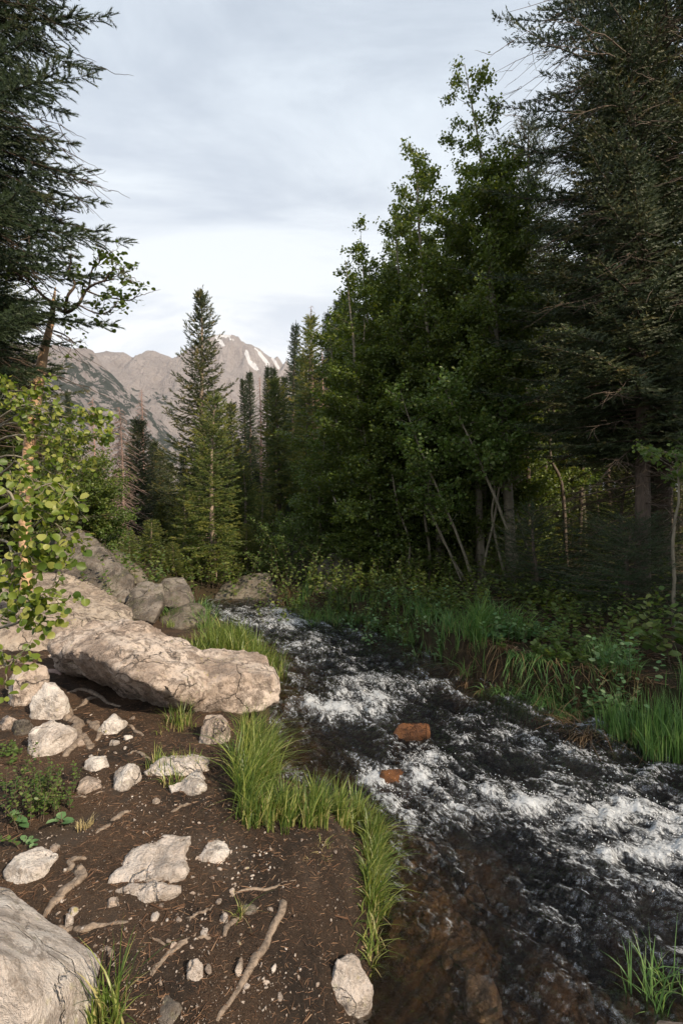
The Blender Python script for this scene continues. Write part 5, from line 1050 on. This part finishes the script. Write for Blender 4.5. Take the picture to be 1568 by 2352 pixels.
# bare crooked stems in the shade
def stem(label, pts, r0, mat='bark_aspen', name='bare_aspen_tree', cat='bare tree', group=None, n=24):
    c = cat_rom(pts, n); p0 = c[0].copy(); V, F = tubes((c - p0)[None], (np.linspace(r0, r0 * .55, n))[None], 7)
    return tag(obj(name, mesh_np(name, V, F, M[mat], True), loc=p0), label, cat, group)
for i, (L_, Y, r0, mt, lb) in enumerate([
    ([(1165, 1310), (1130, 1200), (1135, 1120), (1120, 1050)], 9.9, .028, 'bark_aspen', 'wavy thin trunk between the pale trunk and the crooked sapling'),
    ([(1240, 1290), (1200, 1230), (1180, 1160), (1150, 1130)], 10.4, .026, 'bark_aspen', 'dim crooked stem leaning left behind the sapling foot'),
    ([(930, 1330), (940, 1250), (915, 1170), (900, 1090)], 10.4, .03, 'bark_aspen', 'dim stem at the left under the aspen wall'),
    ([(985, 1335), (985, 1260), (975, 1180), (990, 1090)], 10.6, .04, 'bark_aspen', 'upright olive trunk left of the leaning saplings'),
    ([(1070, 1350), (1040, 1290), (1000, 1200), (970, 1150)], 9.6, .02, 'bark_aspen', 'thin stem fanning left from the aspen clump'),
    ([(1300, 1240), (1290, 1120), (1262, 1040), (1275, 900)], 12, .05, 'bark', 'crooked trunk deep in the dark forest'),
    ([(1255, 1240), (1250, 1100), (1262, 1010), (1250, 850)], 13, .05, 'bark', 'thin trunk left of the crooked one in the dark forest'),
    ([(1210, 1260), (1212, 1100), (1208, 960), (1205, 800)], 12, .07, 'bark', 'straight dark trunk at the edge of the aspens'),
    ([(1235, 1260), (1238, 1100), (1232, 960), (1235, 800)], 15, .08, 'bark', 'second straight dark trunk at the edge of the aspens'),
    ([(1330, 1250), (1335, 1100), (1345, 960), (1330, 800)], 14, .06, 'bark', 'dark trunk behind the crooked one'),
    ([(1400, 1230), (1395, 1080), (1400, 900), (1405, 700)], 16, .09, 'bark', 'dark trunk among the hanging dead twigs'),
    ([(1480, 1240), (1475, 1080), (1482, 900), (1478, 700)], 15, .09, 'bark', 'dark trunk near the right edge of the forest')]):
    stem(lb, AP(L_, Y), r0, mt)
stem('white birch-like trunk leaning left beside the pool head', AP([(850, 1290), (825, 1225), (775, 1160), (755, 1100)], 12.0), .035, 'bark_white', 'bare_white_tree')
# more aspens in the depth of the wall
base_as = [o for o in COL.objects if o.name in ('aspen_tree.003', 'aspen_tree.004', 'aspen_tree.007')]
SIL = np.array([(760, 800), (806, 640), (832, 570), (870, 600), (905, 510), (950, 400), (1000, 470), (1062, 330), (1110, 380), (1150, 430), (1200, 520)], float)
ra = np.random.default_rng(33)
for i in range(24):
    Y = ra.uniform(10.9, 15.5); px = 815 + 17 * i + ra.normal() * 8; py = np.interp(px, SIL[:, 0], SIL[:, 1]) + ra.uniform(15, 330) * (1 if i % 2 else .4)
    x = (px - CX) / FPX * Y; g = gz(x, Y); Hh = CAMZ - (py - CY) / FPX * Y - g; src = base_as[i % 3]; hs = max(v.co.z for v in src.children[0].data.vertices)
    dup(src, (x, Y, g - .05), 'aspen in the depth of the dense tree wall', i * 1.7, (1.1, 1.1, Hh / hs), 'aspens in the depth of the tree wall')
for i, (px, py, Y) in enumerate([(830, 1180, 11.8), (860, 1120, 11.2), (900, 1150, 11), (960, 1180, 11.4), (1040, 1180, 11.6), (1120, 1200, 11.8), (815, 1120, 13), (1000, 1050, 12.4), (1180, 1150, 12)]):
    x = (px - CX) / FPX * Y; g = gz(x, Y); Hh = CAMZ - (py - 60 - CY) / FPX * Y - g; src = base_as[i % 3]; hs = max(v.co.z for v in src.children[0].data.vertices)
    dup(src, (x, Y, g - .4), 'short aspen in the low growth under the tree wall', i * 1.3, (.75, .75, Hh / hs), 'short aspens low in the tree wall')
# back-lit aspens behind the right spruces
bk = None; HB = 10.0
for i, (a, Y, pyt) in enumerate([(1200, 15, 560), (1270, 16, 520), (1340, 15.5, 540), (1420, 17, 500), (1500, 16, 480), (1570, 17, 520), (1240, 19, 640), (1380, 20, 600), (1460, 21, 560), (1620, 19, 500), (1310, 22, 620)]):
    x = (a - CX) / FPX * Y; g = gz(x, Y); Hh = CAMZ - (pyt - CY) / FPX * Y - g
    if bk is None:
        bk = aspen('sunlit aspen glimpsed behind the dark spruces', [(x, Y, g - .05), (x + .1, Y, g + HB * .5), (x - .1, Y, g + HB)], .09, 720, mat='aspen_lit', crown0=.18, R=1.35, limbs=64, leafs_per=16, leaf=.07, tmpl='dia', group='sunlit aspens behind the dark spruces')
        bk.scale = (1, 1, Hh / HB)
    else: dup(bk, (x, Y, g - .05), 'sunlit aspen glimpsed behind the dark spruces', i * 1.3, (1, 1, Hh / HB), 'sunlit aspens behind the dark spruces')
for i, (a, Y, pyt) in enumerate([(1230, 26, 700), (1330, 28, 650), (1430, 27, 640), (1530, 29, 600), (1640, 27, 600), (1180, 24, 800), (1290, 33, 700), (1480, 35, 640), (900, 24, 800), (980, 26, 760), (1060, 28, 700), (1140, 30, 700), (1260, 18, 1000), (1360, 19, 1020), (1440, 18, 1000), (1520, 19, 980)]):
    D(c_dark, a, Y, pyt, 'spruce far back in the dark forest on the right', i * .9, Hd, 'spruces deep in the right forest', wx=2.3)
# left aspen bush in the middle distance
aspen('light green young aspen bush beyond the left boulders', AP([(232, 1262), (225, 1220), (222, 1160), (218, 1090)], 10.5), .025, 731, mat='aspen_lit', crown0=.1, R=.62, limbs=44, leafs_per=22, leaf=.05)
aspen('darker aspen bush left of the light green one', AP([(185, 1270), (180, 1200), (185, 1100), (180, 1000)], 10.0), .03, 732, mat='aspen', crown0=.1, R=.75, limbs=44, leafs_per=22, leaf=.05)
aspen('green aspen crown behind the near leaves at the left edge', AP([(60, 1290), (50, 1200), (40, 1080), (45, 960)], 8.6), .03, 733, mat='aspen', crown0=.15, R=.9, limbs=44, leafs_per=20, leaf=.055)
aspen('slender aspen bush at the pool head right of the golden-green spruces', AP([(745, 1340), (740, 1250), (735, 1150), (745, 1010)], 12.8), .03, 734, mat='aspen_lit', crown0=.12, R=.75, limbs=40, leafs_per=18, leaf=.055)
aspen('low willow-like bush behind the lichen-spotted boulder', AP([(660, 1350), (655, 1300), (665, 1240), (670, 1190)], 12.2), .02, 735, mat='aspen_lit', crown0=.08, R=.7, limbs=36, leafs_per=16, leaf=.05)
aspen('small sapling with a thin grey stem at the right edge', AP([(1545, 1345), (1540, 1260), (1548, 1180), (1552, 1110), (1550, 1040)], 6.2), .016, 736, mat='aspen_lit', bark='bark_aspen', crown0=.72, R=.42, limbs=10, leafs_per=7, leaf=.055, tmpl='round')
# tan-trunked aspen on the left with its twisted bare branch
p0 = P(62, 1300, 6.2); lp = [P(62, 1330, 6.2), P(58, 1180, 6.2), P(66, 1040, 6.2), P(84, 920, 6.2), P(100, 815, 6.2), P(118, 740, 6.2), P(124, 690, 6.25), P(128, 660, 6.3)]
lp[0][2] = gz(lp[0][0], 6.2) - .1
c = cat_rom(lp, 40) - lp[0]; V, F = tubes(c[None], np.interp(np.linspace(0, 1, 40), [0, .5, .62, 1], [.068, .062, .045, .006])[None], 12)
tan = empty('aspen_tree', lp[0], 'tan smooth-trunked aspen leaning at the left with a twisted bare branch', 'aspen tree')
obj('trunk', mesh_np('trunk', V, F, M['bark_tan'], True), tan)
def limb(pp, Y, r0, r1, n=18): return cat_rom([P(a, b_, Y + dy_) for a, b_, dy_ in pp], n) - lp[0], np.linspace(r0, r1, n)
LB = [limb([(118, 735, 0), (125, 700, -.1), (150, 718, -.3), (180, 700, -.4), (200, 665, -.4), (230, 648, -.5), (262, 642, -.5)], 6.1, .028, .006),
      limb([(150, 716, -.3), (156, 680, -.4), (172, 655, -.4), (160, 620, -.4), (165, 600, -.4)], 6.1, .02, .006),
      limb([(200, 668, -.4), (230, 680, -.5), (262, 685, -.6), (300, 690, -.7), (322, 672, -.8)], 6.1, .012, .003),
      limb([(180, 700, -.4), (210, 715, -.5), (240, 720, -.6), (262, 705, -.7), (270, 690, -.7)], 6.1, .010, .003),
      limb([(205, 660, -.4), (212, 620, -.5), (230, 600, -.5), (222, 560, -.6)], 6.1, .012, .003),
      limb([(240, 648, -.5), (262, 620, -.6), (290, 625, -.7), (312, 655, -.8)], 6.1, .008, .002),
      limb([(130, 700, -.2), (100, 680, -.3), (70, 650, -.4), (40, 640, -.5)], 6.1, .02, .006),
      limb([(125, 760, -.1), (150, 770, -.3), (175, 790, -.4)], 6.1, .012, .004)]
r = np.random.default_rng(740); pos, dd_ = [], []; extra = []
for (c_, rr) in LB[:]:
    for j in range(9):
        i0 = r.integers(4, 17); a2 = r.uniform(-.9, 1.4); l2 = r.uniform(.10, .38); q = np.linspace(0, 1, 18); sg = c_[min(17, i0 + 1)] - c_[i0 - 1]; sg = sg / np.linalg.norm(sg)
        dv = sg + np.array([r.normal() * .5, r.normal() * .4, r.uniform(-.2, 1)]); dv /= np.linalg.norm(dv)
        p2 = c_[i0] + dv[None] * (l2 * q)[:, None] + np.cumsum(r.normal(size=(18, 3)), 0) * .006; extra.append((p2, np.linspace(.004, .0015, 18)))
        if r.random() < .75:
            for e in range(9): pos.append(p2[r.integers(6, 18)] + r.normal(size=3) * .03); dd_.append((r.normal(), r.normal(), r.uniform(-1, .1)))
AL = LB + extra
obj('branches', mesh_np('branches', *tubes(np.array([a for a, _ in AL]), np.array([b_ for _, b_ in AL]), 6), M['twig'], True), tan)
V, F, A = scatter(roundv, roundf, np.array(pos), np.array(dd_), .05 * r.uniform(.6, 1.1, len(pos)), r.uniform(-1, 1, len(pos)), r.random(len(pos)) * .6)
obj('foliage', mesh_np('foliage', V, F, M['aspen'], True, {'tint': A}), tan)

# near aspen sapling at the left edge: branches enter from outside the frame, every leaf a part
def near_aspen(label, foot, boughs, nleaf, seed, leaf=.052, parts=300, mat='aspen_near'):
    """boughs: lists of (px, py, Y)"""
    r = np.random.default_rng(seed); rt = empty('aspen_sapling', foot, label, 'aspen sapling'); foot = np.array(foot)
    tr = cat_rom([foot, foot + [0.05, .1, 1.0], foot + [.1, .15, 2.2]], 18) - foot
    TB = [(tr, np.linspace(.03, .01, 18))]; cand = []
    for bg_ in boughs:
        pts = [P(a, b_, y_) for a, b_, y_ in bg_]; st = foot + [.08, .12, np.clip(pts[0][2] - foot[2] - .2, .3, 2.0)]
        c_ = cat_rom([st] + pts, 18) - foot; TB.append((c_, np.linspace(.010, .0025, 18)))
        for j in range(9):
            i0 = r.integers(6, 17); l2 = r.uniform(.08, .24); q = np.linspace(0, 1, 18); sg = c_[min(17, i0 + 1)] - c_[i0 - 1]; sg /= np.linalg.norm(sg)
            dv = sg * .8 + r.normal(size=3) * [.5, .4, .55]; dv /= np.linalg.norm(dv); p2 = c_[i0] + dv[None] * (l2 * q)[:, None] + np.cumsum(r.normal(size=(18, 3)), 0) * .003
            TB.append((p2, np.linspace(.003, .0012, 18))); cand += [p2[k] for k in (6, 9, 12, 14, 16, 17)]
        cand += [c_[k] for k in (9, 12, 14, 16, 17, 17)]
    obj('branches', mesh_np('branches', *tubes(np.array([a for a, _ in TB]), np.array([b_ for _, b_ in TB]), 6), M['bark_aspen'], True), rt)
    mes = [mesh_np('leaf', roundv * [1, 1, sg], roundf, M[mat], True, {'tint': np.full(11, tt)}) for tt, sg in ((.1, 1), (.3, -1), (.5, 1), (.7, 2), (.9, 1))]
    cand = np.array(cand); pk = cand[r.integers(0, len(cand), nleaf)] + r.normal(size=(nleaf, 3)) * .028
    sc_ = leaf * r.uniform(.55, 1.1, nleaf); up_ = r.normal(size=(nleaf, 3)) * .6 + np.array([.5, -.5, .55]); dv = r.normal(size=(nleaf, 3)) * [.8, .8, .5] + [0.1, 0, -.55]
    for i in range(min(parts, nleaf)):
        o = obj('leaf', mes[r.integers(5)], rt, pk[i]); x_ = Vector(dv[i]).normalized(); z_ = Vector(up_[i]); y_ = z_.cross(x_).normalized(); z_ = x_.cross(y_)
        o.rotation_euler = Matrix((x_, y_, z_)).transposed().to_euler(); o.scale = (sc_[i],) * 3
    if nleaf > parts:
        k = slice(parts, nleaf); V, F, A = scatter(roundv, roundf, pk[k], dv[k], sc_[k], r.uniform(-.6, .6, nleaf - parts), r.random(nleaf - parts), up_[k])
        tag(obj('foliage', mesh_np('foliage', V, F, M[mat], True, {'tint': A}), rt), kind='stuff')
    return rt
near_aspen('aspen sapling with big round sunlit leaves reaching in from the left edge', (-2.75, 3.3, .15),
    [[(0, 1170, 2.9), (70, 1130, 2.8), (130, 1110, 2.8), (165, 1150, 2.8)], [(0, 1210, 2.8), (60, 1220, 2.7), (110, 1190, 2.7), (150, 1230, 2.7)], [(0, 1290, 2.8), (50, 1270, 2.6), (100, 1290, 2.6), (120, 1260, 2.6)],
     [(0, 1340, 2.8), (40, 1380, 2.6), (90, 1370, 2.6), (130, 1340, 2.6)], [(10, 1440, 2.9), (60, 1420, 2.7), (110, 1390, 2.7), (150, 1385, 2.7)], [(0, 1090, 3.0), (40, 1060, 2.9), (60, 1100, 2.9)], [(0, 1130, 2.7), (40, 1160, 2.6), (90, 1170, 2.6)],
     [(0, 1240, 2.9), (30, 1300, 2.7), (20, 1350, 2.7)], [(-10, 1490, 2.8), (15, 1530, 2.6), (38, 1505, 2.6)]], 680, 751, leaf=.046)
near_aspen('aspen bough with smaller leaves above the sapling, in front of the tan trunk', (-3.6, 4.6, .2),
    [[(0, 960, 4.1), (60, 930, 4.0), (120, 950, 4.0), (190, 965, 4.0)], [(0, 1010, 4.1), (80, 1000, 4.0), (150, 1010, 4.0), (215, 1000, 4.0), (240, 1010, 4.0)], [(0, 1050, 4.1), (80, 1060, 4.0), (130, 1090, 4.0), (200, 1050, 4.0)], [(0, 900, 4.2), (50, 930, 4.1), (90, 900, 4.1)],
     [(0, 980, 4.2), (60, 975, 4.1), (100, 990, 4.1), (180, 1040, 4.0)], [(30, 960, 4.2), (110, 930, 4.1), (170, 940, 4.1), (232, 960, 4.0)], [(0, 1100, 4.1), (60, 1090, 4.0), (110, 1120, 4.0)]], 900, 752, leaf=.043, mat='aspen_near')
# thick wooden log corner at lower right
lg = cat_rom([(1.10, 1.75, -.20), (1.24, 1.62, -.10), (1.5, 1.4, .02)], 16); V, F = tubes(lg[None], np.full((1, 16), .045), 12)
tag(obj('fallen_log', mesh_np('fallen_log', V, F, M['root'], True)), 'pale brown log end in the lower right corner', 'log')
# off-frame spruces on the near right that keep the far bank in shade
for i, (x, y, h_) in enumerate([(10.0, -1.2, 11.0), (11.8, -2.0, 11.5), (13.4, -1.0, 12), (15.4, -1.8, 12.5), (17.8, -1.2, 12.0), (10.8, 1.6, 9.5)]):
    dup(c_tall2, (x, y, gz(x, y)), 'spruce beyond the right edge that shades the far bank', i * 1.1, (h_ / Ht * 1.7, h_ / Ht * 1.7, h_ / Ht), 'shading spruces right of the frame')
